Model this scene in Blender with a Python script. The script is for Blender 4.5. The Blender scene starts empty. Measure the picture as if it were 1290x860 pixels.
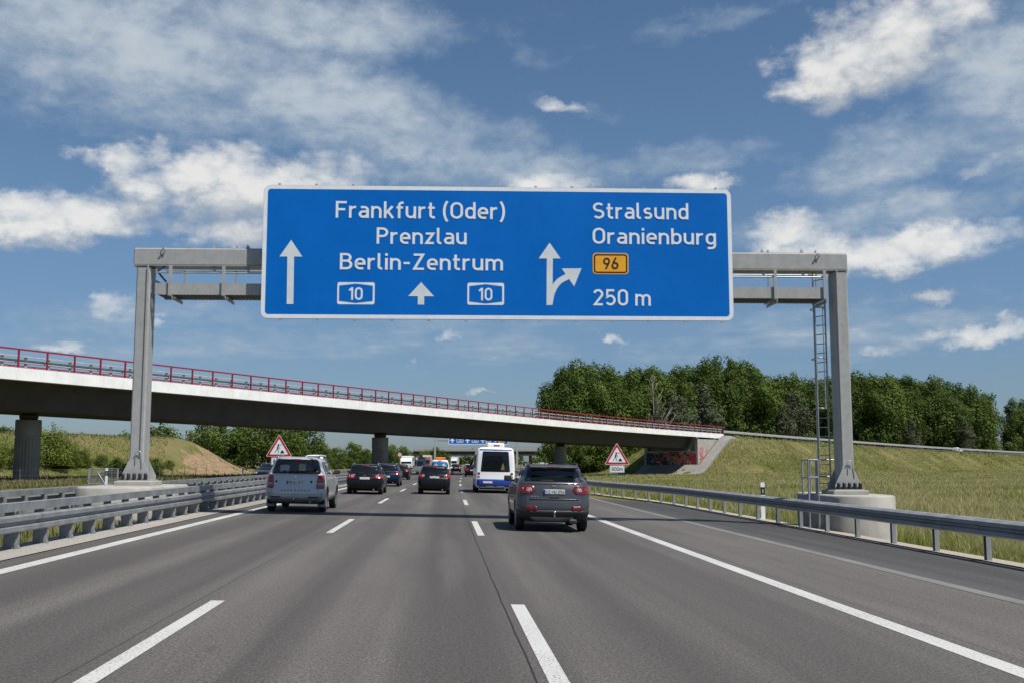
import bpy, math, random
import numpy as np
from mathutils import Vector, Matrix, noise as mnoise

random.seed(7)
rng = np.random.default_rng(7)
scene = bpy.context.scene
COL = scene.collection
PI = math.pi
R = math.radians

# ------------------------------------------------------------------ survey
# camera calibration of the photograph (1290 x 860): used to work out where
# things stand on the ground and how large they are
FPX, CX, CY, CAM_H = 1342.0, 645.0, 430.0, 1.62
CURVE, XFALL = 1.08e-4, 0.022           # road curvature, crossfall
_psi, _th = math.atan(.0681), math.atan(.114)
FWD = Vector((math.sin(_psi) * math.cos(_th), math.cos(_psi) * math.cos(_th), math.sin(_th)))
RGT = Vector((math.cos(_psi), -math.sin(_psi), 0))
UPV = RGT.cross(FWD)


def ray(px, py):
    return FWD + RGT * ((px - CX) / FPX) - UPV * ((py - CY) / FPX)


def at(px, py, Y):
    d = ray(px, py)
    return Vector((0, 0, CAM_H)) + d * (Y / d.y)


def cl(Y):
    """lateral shift of the road's centre line at distance Y (gentle right-hand bend)"""
    return CURVE * Y * abs(Y)


def heading(Y):
    return -math.atan(2 * CURVE * Y)


# ------------------------------------------------------------------ objects
def tag(o, label=None, cat=None, group=None, kind=None):
    if label: o['label'] = label
    if cat: o['category'] = cat
    if group: o['group'] = group
    if kind: o['kind'] = kind
    return o


def empty(name, loc=(0, 0, 0), rot=(0, 0, 0), label=None, cat=None, group=None):
    o = bpy.data.objects.new(name, None)
    o.empty_display_size = .2
    COL.objects.link(o)
    o.location = loc
    o.rotation_euler = rot
    return tag(o, label, cat, group)


def copy_tree(o, parent=None):
    c = o.copy()
    COL.objects.link(c)
    c.parent = parent
    for ch in list(o.children):
        copy_tree(ch, c)
    return c


class MB:
    """collects vertices and faces of one mesh"""

    def __init__(s):
        s.v, s.f, s.m, s.sm = [], [], [], []

    def add(s, verts, faces, mi=0, smooth=False):
        b = len(s.v)
        s.v += [tuple(p) for p in verts]
        for f in faces:
            s.f.append(tuple(i + b for i in f)); s.m.append(mi); s.sm.append(smooth)
        return s

    def box(s, c, d, mi=0, rz=0, bev=0):
        x, y, z = d[0] / 2, d[1] / 2, d[2] / 2
        if bev:
            b = min(bev, x * .45, y * .45, z * .45)
            vs, idx = [], {}
            for sx in (-1, 1):
                for sy in (-1, 1):
                    for sz in (-1, 1):
                        for a in range(3):
                            p = [sx * (x - b), sy * (y - b), sz * (z - b)]
                            p[a] = (sx, sy, sz)[a] * (x, y, z)[a]
                            idx[sx, sy, sz, a] = len(vs); vs.append(p)
            fs = []
            for a in range(3):
                o1, o2 = [(1, 2), (2, 0), (0, 1)][a]
                for sg in (-1, 1):
                    q = []
                    for u, w in ((-1, -1), (1, -1), (1, 1), (-1, 1)):
                        k = [0, 0, 0]; k[a] = sg; k[o1] = u; k[o2] = w
                        q.append(idx[k[0], k[1], k[2], a])
                    fs.append(q if sg > 0 else q[::-1])
            for a in range(3):
                o1, o2 = [(1, 2), (2, 0), (0, 1)][a]
                for u in (-1, 1):
                    for w in (-1, 1):
                        k0 = [0, 0, 0]; k0[o1] = u; k0[o2] = w
                        k1 = list(k0); k0[a] = -1; k1[a] = 1
                        q = [idx[(*k0, o1)], idx[(*k1, o1)], idx[(*k1, o2)], idx[(*k0, o2)]]
                        fs.append(q if u * w < 0 else q[::-1])
            for sx in (-1, 1):
                for sy in (-1, 1):
                    for sz in (-1, 1):
                        q = [idx[sx, sy, sz, a] for a in range(3)]
                        fs.append(q if sx * sy * sz > 0 else q[::-1])
        else:
            vs = [(i * x, j * y, k * z) for i in (-1, 1) for j in (-1, 1) for k in (-1, 1)]
            fs = [(0, 1, 3, 2), (4, 6, 7, 5), (0, 4, 5, 1), (2, 3, 7, 6), (0, 2, 6, 4), (1, 5, 7, 3)]
        cs, sn = math.cos(rz), math.sin(rz)
        vs = [(c[0] + p[0] * cs - p[1] * sn, c[1] + p[0] * sn + p[1] * cs, c[2] + p[2]) for p in vs]
        return s.add(vs, fs, mi)

    def tube(s, p0, p1, r0, r1=None, n=8, mi=0, smooth=True, cap=True):
        r1 = r0 if r1 is None else r1
        p0, p1 = Vector(p0), Vector(p1)
        d = (p1 - p0).normalized()
        a = d.cross(Vector((0, 0, 1)) if abs(d.z) < .9 else Vector((1, 0, 0))).normalized()
        b = d.cross(a)
        vs = []
        for p, r in ((p0, r0), (p1, r1)):
            for i in range(n):
                t = 2 * PI * i / n
                vs.append(p + (a * math.cos(t) + b * math.sin(t)) * r)
        fs = [(i, (i + 1) % n, n + (i + 1) % n, n + i) for i in range(n)]
        s.add(vs, fs, mi, smooth)
        if cap:
            s.add(vs, [tuple(range(n))[::-1], tuple(range(n, 2 * n))], mi)
        return s

    def path_tube(s, pts, rad, n=7, mi=0):
        pts = [Vector(p) for p in pts]
        rad = rad if isinstance(rad, (list, tuple)) else [rad] * len(pts)
        vs = []
        for k, p in enumerate(pts):
            d = (pts[min(k + 1, len(pts) - 1)] - pts[max(k - 1, 0)]).normalized()
            a = d.cross(Vector((.31, .95, .05)) if abs(d.y) < .9 else Vector((1, 0, 0))).normalized()
            b = d.cross(a)
            for i in range(n):
                t = 2 * PI * i / n
                vs.append(p + (a * math.cos(t) + b * math.sin(t)) * rad[k])
        fs = [(k * n + i, k * n + (i + 1) % n, (k + 1) * n + (i + 1) % n, (k + 1) * n + i)
              for k in range(len(pts) - 1) for i in range(n)]
        fs += [tuple(range(n))[::-1], tuple(range((len(pts) - 1) * n, len(pts) * n))]
        return s.add(vs, fs, mi, True)

    def prism(s, poly, axis, a, b, mi=0, smooth=False):
        """polygon in the plane normal to axis, extruded from a to b"""
        def P(u, w, t):
            return (t, u, w) if axis == 'x' else (u, t, w) if axis == 'y' else (u, w, t)
        n = len(poly)
        area = sum(poly[i][0] * poly[(i + 1) % n][1] - poly[(i + 1) % n][0] * poly[i][1] for i in range(n))
        if (area < 0) != (axis == 'y'):
            poly = poly[::-1]
        if b < a: a, b = b, a
        vs = [P(u, w, a) for u, w in poly] + [P(u, w, b) for u, w in poly]
        s.add(vs, [tuple(range(n))[::-1], tuple(range(n, 2 * n))], mi)
        return s.add(vs, [(i, (i + 1) % n, n + (i + 1) % n, n + i) for i in range(n)], mi, smooth)

    def sweep(s, prof, frames, closed=True, mi=0, cap=True, smooth=False):
        """prof: (o, z) points; frames: (x, y, z, ox, oy) with (ox, oy) the sideways direction"""
        n = len(prof)
        vs = [(x + ox * o, y + oy * o, z + h) for (x, y, z, ox, oy) in frames for o, h in prof]
        m = n if closed else n - 1
        fs = [(k * n + i, k * n + (i + 1) % n, (k + 1) * n + (i + 1) % n, (k + 1) * n + i)
              for k in range(len(frames) - 1) for i in range(m)]
        s.add(vs, fs, mi, smooth)
        if cap and closed:
            s.add(vs, [tuple(range(n))[::-1], tuple(range((len(frames) - 1) * n, len(frames) * n))], mi)
        return s

    def lathe(s, prof, c=(0, 0, 0), axis='z', n=24, mi=0, smooth=True):
        vs = []
        for r, h in prof:
            for i in range(n):
                t = 2 * PI * i / n
                a, b = r * math.cos(t), r * math.sin(t)
                vs.append((c[0] + a, c[1] + b, c[2] + h) if axis == 'z' else
                          (c[0] + h, c[1] + a, c[2] + b) if axis == 'x' else (c[0] + b, c[1] + h, c[2] + a))
        fs = [(k * n + i, k * n + (i + 1) % n, (k + 1) * n + (i + 1) % n, (k + 1) * n + i)
              for k in range(len(prof) - 1) for i in range(n)]
        return s.add(vs, fs, mi, smooth)

    def mesh(s, name):
        me = bpy.data.meshes.new(name)
        me.from_pydata(s.v, [], s.f)
        me.polygons.foreach_set('material_index', s.m)
        me.polygons.foreach_set('use_smooth', s.sm)
        me.update()
        return me

    def build(s, name, mats, parent=None, label=None, cat=None, group=None, kind=None, fix=True):
        me = s.mesh(name)
        for m in (mats if isinstance(mats, (list, tuple)) else [mats]):
            me.materials.append(m)
        if fix:
            import bmesh
            bm = bmesh.new(); bm.from_mesh(me)
            bmesh.ops.recalc_face_normals(bm, faces=bm.faces)
            bm.to_mesh(me); bm.free()
        o = bpy.data.objects.new(name, me)
        COL.objects.link(o)
        o.parent = parent
        return tag(o, label, cat, group, kind)


# ------------------------------------------------------------------ materials
def srgb(r, g, b):
    f = lambda c: (c / 255 / 12.92) if c <= 10 else ((c / 255 + .055) / 1.055) ** 2.4
    return (f(r), f(g), f(b), 1)


class NT:
    def __init__(s, tree):
        s.t = tree; s.n = tree.nodes; s.l = tree.links

    def node(s, typ, **kw):
        n = s.n.new(typ)
        for k, v in kw.items():
            if k in ('inp',): continue
            setattr(n, k, v)
        for k, v in kw.get('inp', {}).items():
            if isinstance(v, bpy.types.NodeSocket): s.l.new(v, n.inputs[k])
            else: n.inputs[k].default_value = v
        return n

    def math(s, op, a, b=None, c=None, clamp=False):
        n = s.n.new('ShaderNodeMath'); n.operation = op; n.use_clamp = clamp
        for i, v in enumerate((a, b, c)):
            if v is None: continue
            if isinstance(v, bpy.types.NodeSocket): s.l.new(v, n.inputs[i])
            else: n.inputs[i].default_value = v
        return n.outputs[0]

    def mix(s, fac, a, b, mode='MIX'):
        n = s.n.new('ShaderNodeMix'); n.data_type = 'RGBA'; n.blend_type = mode
        for k, v in ((0, fac), (6, a), (7, b)):
            if isinstance(v, bpy.types.NodeSocket): s.l.new(v, n.inputs[k])
            else: n.inputs[k].default_value = v
        return n.outputs[2]

    def ss(s, v, lo, hi, a=0, b=1):
        n = s.n.new('ShaderNodeMapRange'); n.interpolation_type = 'SMOOTHSTEP'
        s.l.new(v, n.inputs[0])
        for i, x in enumerate((lo, hi, a, b)): n.inputs[i + 1].default_value = x
        return n.outputs[0]

    def noise(s, vec, scale, detail=3, rough=.5, out=0, dist=0):
        n = s.node('ShaderNodeTexNoise', inp={'Scale': scale, 'Detail': detail, 'Roughness': rough, 'Distortion': dist})
        if vec is not None: s.l.new(vec, n.inputs['Vector'])
        return n.outputs[out]

    def scale(s, vec, sc, loc=(0, 0, 0)):
        n = s.node('ShaderNodeMapping', inp={'Scale': sc, 'Location': loc})
        s.l.new(vec, n.inputs[0])
        return n.outputs[0]


def new_mat(name):
    m = bpy.data.materials.new(name); m.use_nodes = True
    t = NT(m.node_tree)
    return m, t, m.node_tree.nodes['Principled BSDF']


def mat(name, col, rough=.6, metal=0, var=.12, vscale=3, bump=0, bscale=40, coat=0, spec=.5, stain=0):
    """a plain material whose colour and roughness vary a little over the surface"""
    m, t, b = new_mat(name)
    co = t.node('ShaderNodeTexCoord').outputs['Object']
    n = t.noise(co, vscale, 4, .6)
    c = t.mix(t.ss(n, .3, .7), tuple(x * (1 - var) for x in col[:3]) + (1,), tuple(min(1, x * (1 + var)) for x in col[:3]) + (1,))
    if stain:
        n2 = t.noise(t.scale(co, (2.5, 2.5, .25)), 1.2, 4, .65)
        c = t.mix(t.math('MULTIPLY', t.ss(n2, .52, .75), stain), c, tuple(x * .45 for x in col[:3]) + (1,))
    t.l.new(c, b.inputs['Base Color'])
    b.inputs['Metallic'].default_value = metal
    t.l.new(t.ss(n, .2, .8, rough * .85, min(1, rough * 1.15)), b.inputs['Roughness'])
    b.inputs['Specular IOR Level'].default_value = spec
    if coat:
        b.inputs['Coat Weight'].default_value = coat
        b.inputs['Coat Roughness'].default_value = .04
    if bump:
        bp = t.node('ShaderNodeBump', inp={'Strength': bump, 'Distance': .01})
        t.l.new(t.noise(co, bscale, 3, .6), bp.inputs['Height'])
        t.l.new(bp.outputs[0], b.inputs['Normal'])
    return m


M = {}
M['galv'] = mat('galvanised_steel', (.34, .355, .365, 1), .42, .55, .16, 2.5, .05, 60, stain=.25)
M['galv_dull'] = mat('dull_galvanised_steel', (.25, .26, .27, 1), .5, .25, .18, 2.0, .05, 60, stain=.35)
M['galv_dark'] = mat('weathered_galvanised_post', (.24, .245, .25, 1), .55, .2, .2, 4)
M['gantry'] = mat('gantry_grey_steel', (.345, .345, .335, 1), .45, .05, .07, 4.0, .02, 50, stain=.14)
M['galv_bright'] = mat('bright_galvanised_steel', (.42, .42, .42, 1), .45, .1, .12, 2.5)
M['gantry_dark'] = mat('walkway_grating_steel', (.12, .12, .12, 1), .55, .5, .1)
M['black_bolt'] = mat('black_bolt_caps', (.012, .012, .013, 1), .5)
M['conc'] = mat('pale_concrete', (.32, .305, .275, 1), .85, 0, .14, 1.6, .25, 30, stain=.35)
M['conc_dark'] = mat('weathered_concrete', (.20, .19, .178, 1), .85, 0, .14, .8, .2, 20, stain=.35)
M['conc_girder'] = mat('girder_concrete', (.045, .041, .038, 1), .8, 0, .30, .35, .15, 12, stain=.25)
M['conc_white'] = mat('white_painted_parapet', (.76, .76, .74, 1), .6, 0, .06, .7, stain=.26)
M['red_paint'] = mat('red_railing_paint', (.27, .012, .026, 1), .4, 0, .12)
M['white_sign'] = mat('white_retroreflective_film', (.72, .75, .78, 1), .45, 0, .04)
M['arrow_sign'] = mat('silver_white_arrow_film', (.62, .66, .69, 1), .45, 0, .05)
M['blue_sign'] = mat('blue_sign_film', (.0004, .130, .50, 1), .5, 0, .05, .6, spec=.12)
M['yellow_sign'] = mat('yellow_route_film', (.78, .36, .012, 1), .45, 0, .05)
M['black_sign'] = mat('black_lettering', (.008, .008, .008, 1), .5)
M['red_sign'] = mat('red_sign_film', (.42, .012, .016, 1), .45, 0, .06)
M['alu'] = mat('aluminium_sign_back', (.42, .43, .44, 1), .45, .5)
M['tyre'] = mat('tyre_rubber', (.012, .012, .012, 1), .8)
M['rim'] = mat('alloy_rim', (.36, .37, .38, 1), .3, .8)
M['black_plastic'] = mat('black_plastic_trim', (.018, .018, .019, 1), .6, 0, .15)
M['chrome'] = mat('chrome_trim', (.6, .6, .6, 1), .15, 1, .02)
M['plate_white'] = mat('white_number_plate', (.62, .62, .6, 1), .4)
M['plate_blue'] = mat('blue_plate_strip', (.01, .04, .3, 1), .4)
M['orange'] = mat('amber_beacon_plastic', (.8, .17, .015, 1), .3)
M['bark'] = mat('grey_brown_bark', (.13, .11, .085, 1), .9, 0, .25, 5, .4, 14)
M['bark_pale'] = mat('pale_dead_bark', (.30, .27, .22, 1), .9, 0, .2, 5, .3, 14)


def paint(name, col, metal=.5, rough=.32, coat=.8):
    m, t, b = new_mat(name)
    co = t.node('ShaderNodeTexCoord').outputs['Object']
    n = t.noise(co, 2.2, 5, .6)
    dust = t.math('MULTIPLY', t.ss(t.noise(co, 6, 5, .7), .45, .8), .035)
    c = t.mix(dust, t.mix(n, tuple(x * .93 for x in col) + (1,), tuple(min(1, x * 1.07) for x in col) + (1,)), (.22, .2, .17, 1))
    t.l.new(c, b.inputs['Base Color'])
    b.inputs['Metallic'].default_value = metal
    t.l.new(t.ss(n, .2, .8, rough * .8, rough * 1.25), b.inputs['Roughness'])
    b.inputs['Coat Weight'].default_value = coat
    if coat < .5: b.inputs['Specular IOR Level'].default_value = .25
    b.inputs['Coat Roughness'].default_value = .06
    return m


def glass(name, col=(.006, .008, .010), rough=.04, spec=.5):
    m, t, b = new_mat(name)
    co = t.node('ShaderNodeTexCoord').outputs['Object']
    n = t.noise(co, 3, 3)
    t.l.new(t.mix(n, tuple(x * .7 for x in col) + (1,), tuple(x * 1.4 for x in col) + (1,)), b.inputs['Base Color'])
    t.l.new(t.ss(n, .2, .8, rough * .6, rough * 1.6), b.inputs['Roughness'])
    b.inputs['Specular IOR Level'].default_value = spec
    return m


def lens(name, col, rough=.18):
    m, t, b = new_mat(name)
    co = t.node('ShaderNodeTexCoord').outputs['Object']
    v = t.node('ShaderNodeTexVoronoi', inp={'Scale': 22.}); t.l.new(co, v.inputs['Vector'])
    t.l.new(t.mix(t.ss(v.outputs['Distance'], .1, .6), tuple(min(1, x * 1.5) for x in col) + (1,), tuple(x * .5 for x in col) + (1,)), b.inputs['Base Color'])
    b.inputs['Roughness'].default_value = rough
    b.inputs['Coat Weight'].default_value = 1
    b.inputs['Coat Roughness'].default_value = .03
    return m


M['glass'] = glass('tinted_car_glass')
M['red_lens'] = lens('red_lamp_lens', (.20, .008, .007))
M['red_lens_bright'] = lens('bright_red_lamp_lens', (.36, .014, .012))
M['clear_lens'] = lens('clear_lamp_lens', (.40, .26, .24))


# ------------------------------------------------------------------ lettering (own stroke alphabet)
def arc(cx, cy, rx, ry, a0, a1, n=12):
    return [(cx + rx * math.cos(R(a0 + (a1 - a0) * i / n)), cy + ry * math.sin(R(a0 + (a1 - a0) * i / n))) for i in range(n + 1)]


def _stad(x0, x1, y0, y1):
    r = (x1 - x0) / 2; c = (x0 + x1) / 2
    return arc(c, y1 - r, r, r, 180, 0) + arc(c, y0 + r, r, r, 0, -180) + [(x0, y1 - r)]


GL = {
    'F': (4.1, [[(.5, 0), (.5, 7)], [(.5, 6.5), (4, 6.5)], [(.5, 3.55), (3.5, 3.55)]]),
    'r': (2.8, [[(.5, 0), (.5, 5)], arc(2.1, 2.9, 1.6, 1.6, 178, 72)]),
    'a': (3.8, [[(.8, 4.5)] + arc(2.1, 3.3, 1.2, 1.2, 90, 0) + [(3.3, 0)], [(3.3, 2.7)] + arc(1.65, 1.6, 1.15, 1.1, 90, 270) + [(2.3, .5), (3.3, 1.3)]]),
    'n': (3.9, [[(.5, 0), (.5, 5)], arc(1.95, 3.05, 1.45, 1.45, 175, 0) + [(3.4, 0)]]),
    'k': (3.8, [[(.5, 0), (.5, 7)], [(.6, 1.8), (3.2, 5)], [(1.5, 2.9), (3.4, 0)]]),
    'f': (2.7, [[(1.1, 0)] + arc(2.2, 5.4, 1.1, 1.1, 180, 90) + [(2.7, 6.5)], [(.1, 4.5), (2.5, 4.5)]]),
    'u': (3.9, [[(.5, 5)] + arc(1.95, 1.95, 1.45, 1.45, 180, 355), [(3.4, 5), (3.4, 0)]]),
    't': (2.7, [[(1.0, 6.6)] + arc(2.0, 1.5, 1, 1, 180, 270) + [(2.6, .5)], [(.05, 4.5), (2.5, 4.5)]]),
    '(': (2.0, [arc(3.6, 3.1, 3.1, 5.4, 128, 232)]),
    ')': (2.0, [arc(-1.6, 3.1, 3.1, 5.4, 52, -52)]),
    'O': (4.7, [_stad(.5, 4.2, .5, 6.5)]),
    'd': (3.9, [[(3.4, 0), (3.4, 7)], arc(1.95, 3.05, 1.45, 1.45, 5, 180) + arc(1.95, 1.95, 1.45, 1.45, 180, 355)]),
    'e': (3.8, [[(.5, 2.5), (3.4, 2.5)] + arc(1.95, 3.05, 1.45, 1.45, 0, 180) + arc(1.95, 1.95, 1.45, 1.45, 180, 270) + [(3.1, .5)]]),
    'P': (4.3, [[(.5, 0), (.5, 7)], [(.5, 6.5)] + arc(2.2, 4.9, 1.6, 1.6, 90, -90) + [(.5, 3.3)]]),
    'z': (3.6, [[(.3, 4.5), (3.0, 4.5), (.6, .5), (3.3, .5)]]),
    'l': (1.9, [[(.5, 7)] + arc(1.4, 1.4, .9, .9, 180, 270) + [(1.7, .5)]]),
    'B': (4.5, [[(.5, 0), (.5, 7)], [(.5, 6.5)] + arc(2.3, 5.1, 1.4, 1.4, 90, -90) + [(.5, 3.7)], [(2.3, 3.7)] + arc(2.4, 2.1, 1.6, 1.6, 90, -90) + [(.5, .5)]]),
    'i': (1.0, [[(.5, 0), (.5, 5)], [(.5, 5.9), (.5, 7)]]),
    '-': (2.6, [[(.2, 2.9), (2.4, 2.9)]]),
    'Z': (4.4, [[(.4, 6.5), (3.7, 6.5), (.7, .5), (4.1, .5)]]),
    'm': (6.3, [[(.5, 0), (.5, 5)], arc(1.8, 3.2, 1.3, 1.3, 175, 0) + [(3.1, 0)], arc(4.5, 3.2, 1.3, 1.3, 175, 0) + [(5.8, 0)]]),
    'S': (4.5, [arc(2.25, 5.0, 1.7, 1.5, 35, 270) + arc(2.25, 2.0, 1.75, 1.5, 90, -145)]),
    's': (3.5, [arc(1.75, 3.55, 1.2, .95, 40, 270) + arc(1.75, 1.55, 1.25, 1.05, 90, -145)]),
    'b': (3.9, [[(.5, 0), (.5, 7)], arc(1.95, 3.05, 1.45, 1.45, 175, 0) + arc(1.95, 1.95, 1.45, 1.45, 0, -175)]),
    'g': (3.9, [[(3.4, 5)] + arc(2.0, -.25, 1.4, 1.25, 0, -90) + [(.7, -1.5)], arc(1.95, 3.05, 1.45, 1.45, 5, 180) + arc(1.95, 1.95, 1.45, 1.45, 180, 355)]),
    '0': (4.2, [_stad(.5, 3.7, .5, 6.5)]),
    '1': (2.5, [[(.2, 5.2), (1.6, 6.6)], [(1.8, 0), (1.8, 7)]]),
    '2': (4.2, [arc(2.1, 4.9, 1.6, 1.6, 165, -28) + [(.75, .5), (3.9, .5)]]),
    '5': (4.2, [[(3.6, 6.5), (.85, 6.5), (.7, 3.6)] + arc(2.0, 2.35, 1.7, 1.85, 128, -145)]),
    '6': (4.2, [[(2.7, 7), (1.2, 4.2)] + arc(2.1, 2.2, 1.6, 1.7, 150, -205)]),
    '9': (4.2, [[(1.5, 0), (3.0, 2.8)] + arc(2.1, 4.8, 1.6, 1.7, -30, 335)]),
    '7': (4.0, [[(.3, 6.5), (3.6, 6.5), (1.5, 0)]]),
    '8': (4.2, [_stad(.7, 3.5, 3.6, 6.5), _stad(.5, 3.7, .5, 3.6)]),
    'M': (5.4, [[(.5, 0), (.5, 6.6), (2.7, 2.2), (4.9, 6.6), (4.9, 0)]]),
    'N': (4.6, [[(.5, 0), (.5, 6.6), (4.1, .4), (4.1, 7)]]),
    'U': (4.6, [[(.5, 7)] + arc(2.3, 2.3, 1.8, 1.8, 180, 360) + [(4.1, 7)]]),
    'D': (4.6, [[(.5, 0), (.5, 7)], [(.5, 6.5)] + arc(2.1, 4.5, 2, 2, 90, 0) + arc(2.1, 2.5, 2, 2, 0, -90) + [(.5, .5)]]),
    'A': (4.8, [[(.3, 0), (2.4, 6.8), (4.5, 0)], [(1.0, 2), (3.8, 2)]]),
    'G': (4.6, [arc(2.3, 4.7, 1.8, 1.8, 30, 180) + arc(2.3, 2.3, 1.8, 1.8, 180, 360) + [(4.1, 3.4), (2.5, 3.4)]]),
    'V': (4.6, [[(.3, 7), (2.3, .3), (4.3, 7)]]),
    'H': (4.6, [[(.5, 0), (.5, 7)], [(4.1, 0), (4.1, 7)], [(.5, 3.6), (4.1, 3.6)]]),
    'L': (3.8, [[(.5, 7), (.5, .5), (3.6, .5)]]),
    ' ': (1.3, []),
}


def ribbon(pts, w):
    """left and right edges of a stroke of width w along pts"""
    P = []
    for p in pts:
        if not P or (p[0] - P[-1][0]) ** 2 + (p[1] - P[-1][1]) ** 2 > 1e-6: P.append(p)
    n = len(P); L, Q = [], []
    closed = (P[0][0] - P[-1][0]) ** 2 + (P[0][1] - P[-1][1]) ** 2 < 1e-3
    for i in range(n):
        a = P[i - 1] if i else (P[-2] if closed else P[0])
        c = P[i + 1] if i < n - 1 else (P[1] if closed else P[-1])
        b = P[i]
        d1 = (b[0] - a[0], b[1] - a[1]); d2 = (c[0] - b[0], c[1] - b[1])
        l1 = math.hypot(*d1); l2 = math.hypot(*d2)
        if l1 < 1e-6: d1, l1 = d2, l2
        if l2 < 1e-6: d2, l2 = d1, l1
        n1 = (-d1[1] / l1, d1[0] / l1); n2 = (-d2[1] / l2, d2[0] / l2)
        mx, my = n1[0] + n2[0], n1[1] + n2[1]
        q = mx * mx + my * my
        k = w / max(q, .9)
        L.append((b[0] + mx * k, b[1] + my * k)); Q.append((b[0] - mx * k, b[1] - my * k))
    return L, Q


def stroke(mb, pts, w, place, lift=0, mi=0):
    L, Q = ribbon(pts, w)
    vs = [place(x, y, lift) for x, y in L] + [place(x, y, lift) for x, y in Q]
    n = len(L)
    mb.add(vs, [(i, n + i, n + i + 1, i + 1) for i in range(n - 1)], mi)


def text(mb, s, x0, x1, y0, y1, place, mi=0, gap=.75, wgt=1.0):
    """lettering that fills x0..x1 with capitals from y0 to y1; place(x, y, lift) -> point"""
    tot = sum(GL[c][0] + gap for c in s) - gap
    sx = (x1 - x0) / tot; sy = (y1 - y0) / 7
    cur = 0; k = 0
    for c in s:
        w, strokes = GL[c]
        for st in strokes:
            L, Q = ribbon(st, wgt)
            vs = [place(x0 + (cur + x) * sx, y0 + y * sy, .0008 * (k % 5)) for x, y in L] + \
                 [place(x0 + (cur + x) * sx, y0 + y * sy, .0008 * (k % 5)) for x, y in Q]
            n = len(L)
            mb.add(vs, [(i, n + i, n + i + 1, i + 1) for i in range(n - 1)], mi)
            k += 1
        cur += w + gap


def rrect(x0, x1, y0, y1, r, n=5):
    p = []
    for cx, cy, a in ((x1 - r, y1 - r, 0), (x0 + r, y1 - r, 90), (x0 + r, y0 + r, 180), (x1 - r, y0 + r, 270)):
        p += arc(cx, cy, r, r, a, a + 90, n)
    return p


def ring_shape(mb, outer, inner, place, lift=0, mi=0):
    n = len(outer)
    vs = [place(x, y, lift) for x, y in outer] + [place(x, y, lift) for x, y in inner]
    mb.add(vs, [(i, (i + 1) % n, n + (i + 1) % n, n + i) for i in range(n)], mi)


def shape(mb, poly, place, lift=0, mi=0):
    mb.add([place(x, y, lift) for x, y in poly], [tuple(range(len(poly)))], mi)
# ------------------------------------------------------------------ the ramp and overpass line
A0 = math.atan(.6446)
S1, RAD = 95.8, 510.0
S_ABUT, S_END, WB = 156.0, 168.0, 12.5
_sz = ([-60, 0, 96, 150, 175, 230, 330, 470, 700], [9.65, 9.2, 8.38, 7.95, 7.7, 6.75, 4.5, 2.2, 1.0])


def fas(s):
    """near edge of the overpass / ramp: x, y, heading (from +Y to the right), z of the parapet top"""
    x0, y0 = -35.0, 85.0
    z = float(np.interp(s, *_sz))
    if s <= S1:
        return x0 + s * math.sin(A0), y0 + s * math.cos(A0), A0, z
    x1, y1 = x0 + S1 * math.sin(A0), y0 + S1 * math.cos(A0)
    a = A0 + (s - S1) / RAD
    return x1 + RAD * (math.cos(A0) - math.cos(a)), y1 + RAD * (math.sin(a) - math.sin(A0)), a, z


def off(s, o):
    """point at arc length s, o metres behind the near edge (away from the camera)"""
    x, y, a, z = fas(s)
    return x - o * math.cos(a), y + o * math.sin(a), a, z


def fold(s):
    """frame for sweeps along the ramp: +o points away from the camera"""
    x, y, a, z = fas(s)
    return (x, y, z, -math.cos(a), math.sin(a))


_rs = np.arange(166.5, 640, 2.0)
_rc = np.array([off(s, WB / 2)[:2] for s in _rs]); _rz = np.array([fas(s)[3] for s in _rs])


def smooth(t):
    t = np.clip(t, 0, 1); return t * t * (3 - 2 * t)


def vnoise(x, y, sc):
    out = np.empty(x.shape)
    for i, (a, b) in enumerate(zip(x.ravel(), y.ravel())):
        out.ravel()[i] = mnoise.noise((a / sc, b / sc, 3.7))
    return out


def gz(X, Y, rough=True):
    """height of the ground"""
    X = np.atleast_1d(np.asarray(X, float)); Y = np.atleast_1d(np.asarray(Y, float))
    xr = X - CURVE * Y * np.abs(Y)
    z = np.interp(xr, [-400, -60, -27, -24.6, -24, -11.3, -10.9, -7.5, -6.7, -6.6, 7.45, 7.6, 10.25, 11.2, 12.2, 14, 40, 400],
                  [.1, .1, .1, .12, .03, .03, .15, .15, .13, .03, -.29, -.19, -.25, -.33, -.52, -.72, -.72, -.5])
    # embankment of the ramp
    m = (X > 5) & (Y > 120) & (Y < 620)
    if m.any():
        P = np.stack([X[m], Y[m]], 1)
        best = np.full(len(P), 1e9); kk = np.zeros(len(P), int)
        for k in range(0, len(_rc)):
            d = np.hypot(P[:, 0] - _rc[k, 0], P[:, 1] - _rc[k, 1])
            w = d < best
            best[w] = d[w]; kk[w] = k
        bz = _rz[kk]; ang = A0 + (_rs[kk] - S1) / RAD
        dx, dy = P[:, 0] - _rc[kk, 0], P[:, 1] - _rc[kk, 1]
        al = dx * np.sin(ang) + dy * np.cos(ang); pe = np.abs(-dx * np.cos(ang) + dy * np.sin(ang))
        ds = np.where(kk == 0, np.maximum(0, -al), 0); do = np.maximum(0, pe - WB / 2 - 1.2)
        e = bz - .55 - np.hypot(ds, do) / 1.75
        # rounded toe
        z[m] = np.logaddexp(z[m] * 2.2, e * 2.2) / 2.2
    # grassy hill beside the opposite carriageway
    ob = -(X + 35.0) * math.cos(A0) + (Y - 85.0) * math.sin(A0)      # distance behind the overpass's near edge
    t = smooth((-xr - 26.6) / 9.5) * smooth((ob - 16.5) / 12) * (1 - smooth((Y - 140) / 26))
    z = z + 4.75 * t
    # cutting slope beyond the bridge on the right
    return z


def gz1(x, y):
    return float(gz([x], [y])[0])


def rz(xr):
    """height of the carriageway surface"""
    return -XFALL * xr


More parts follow.
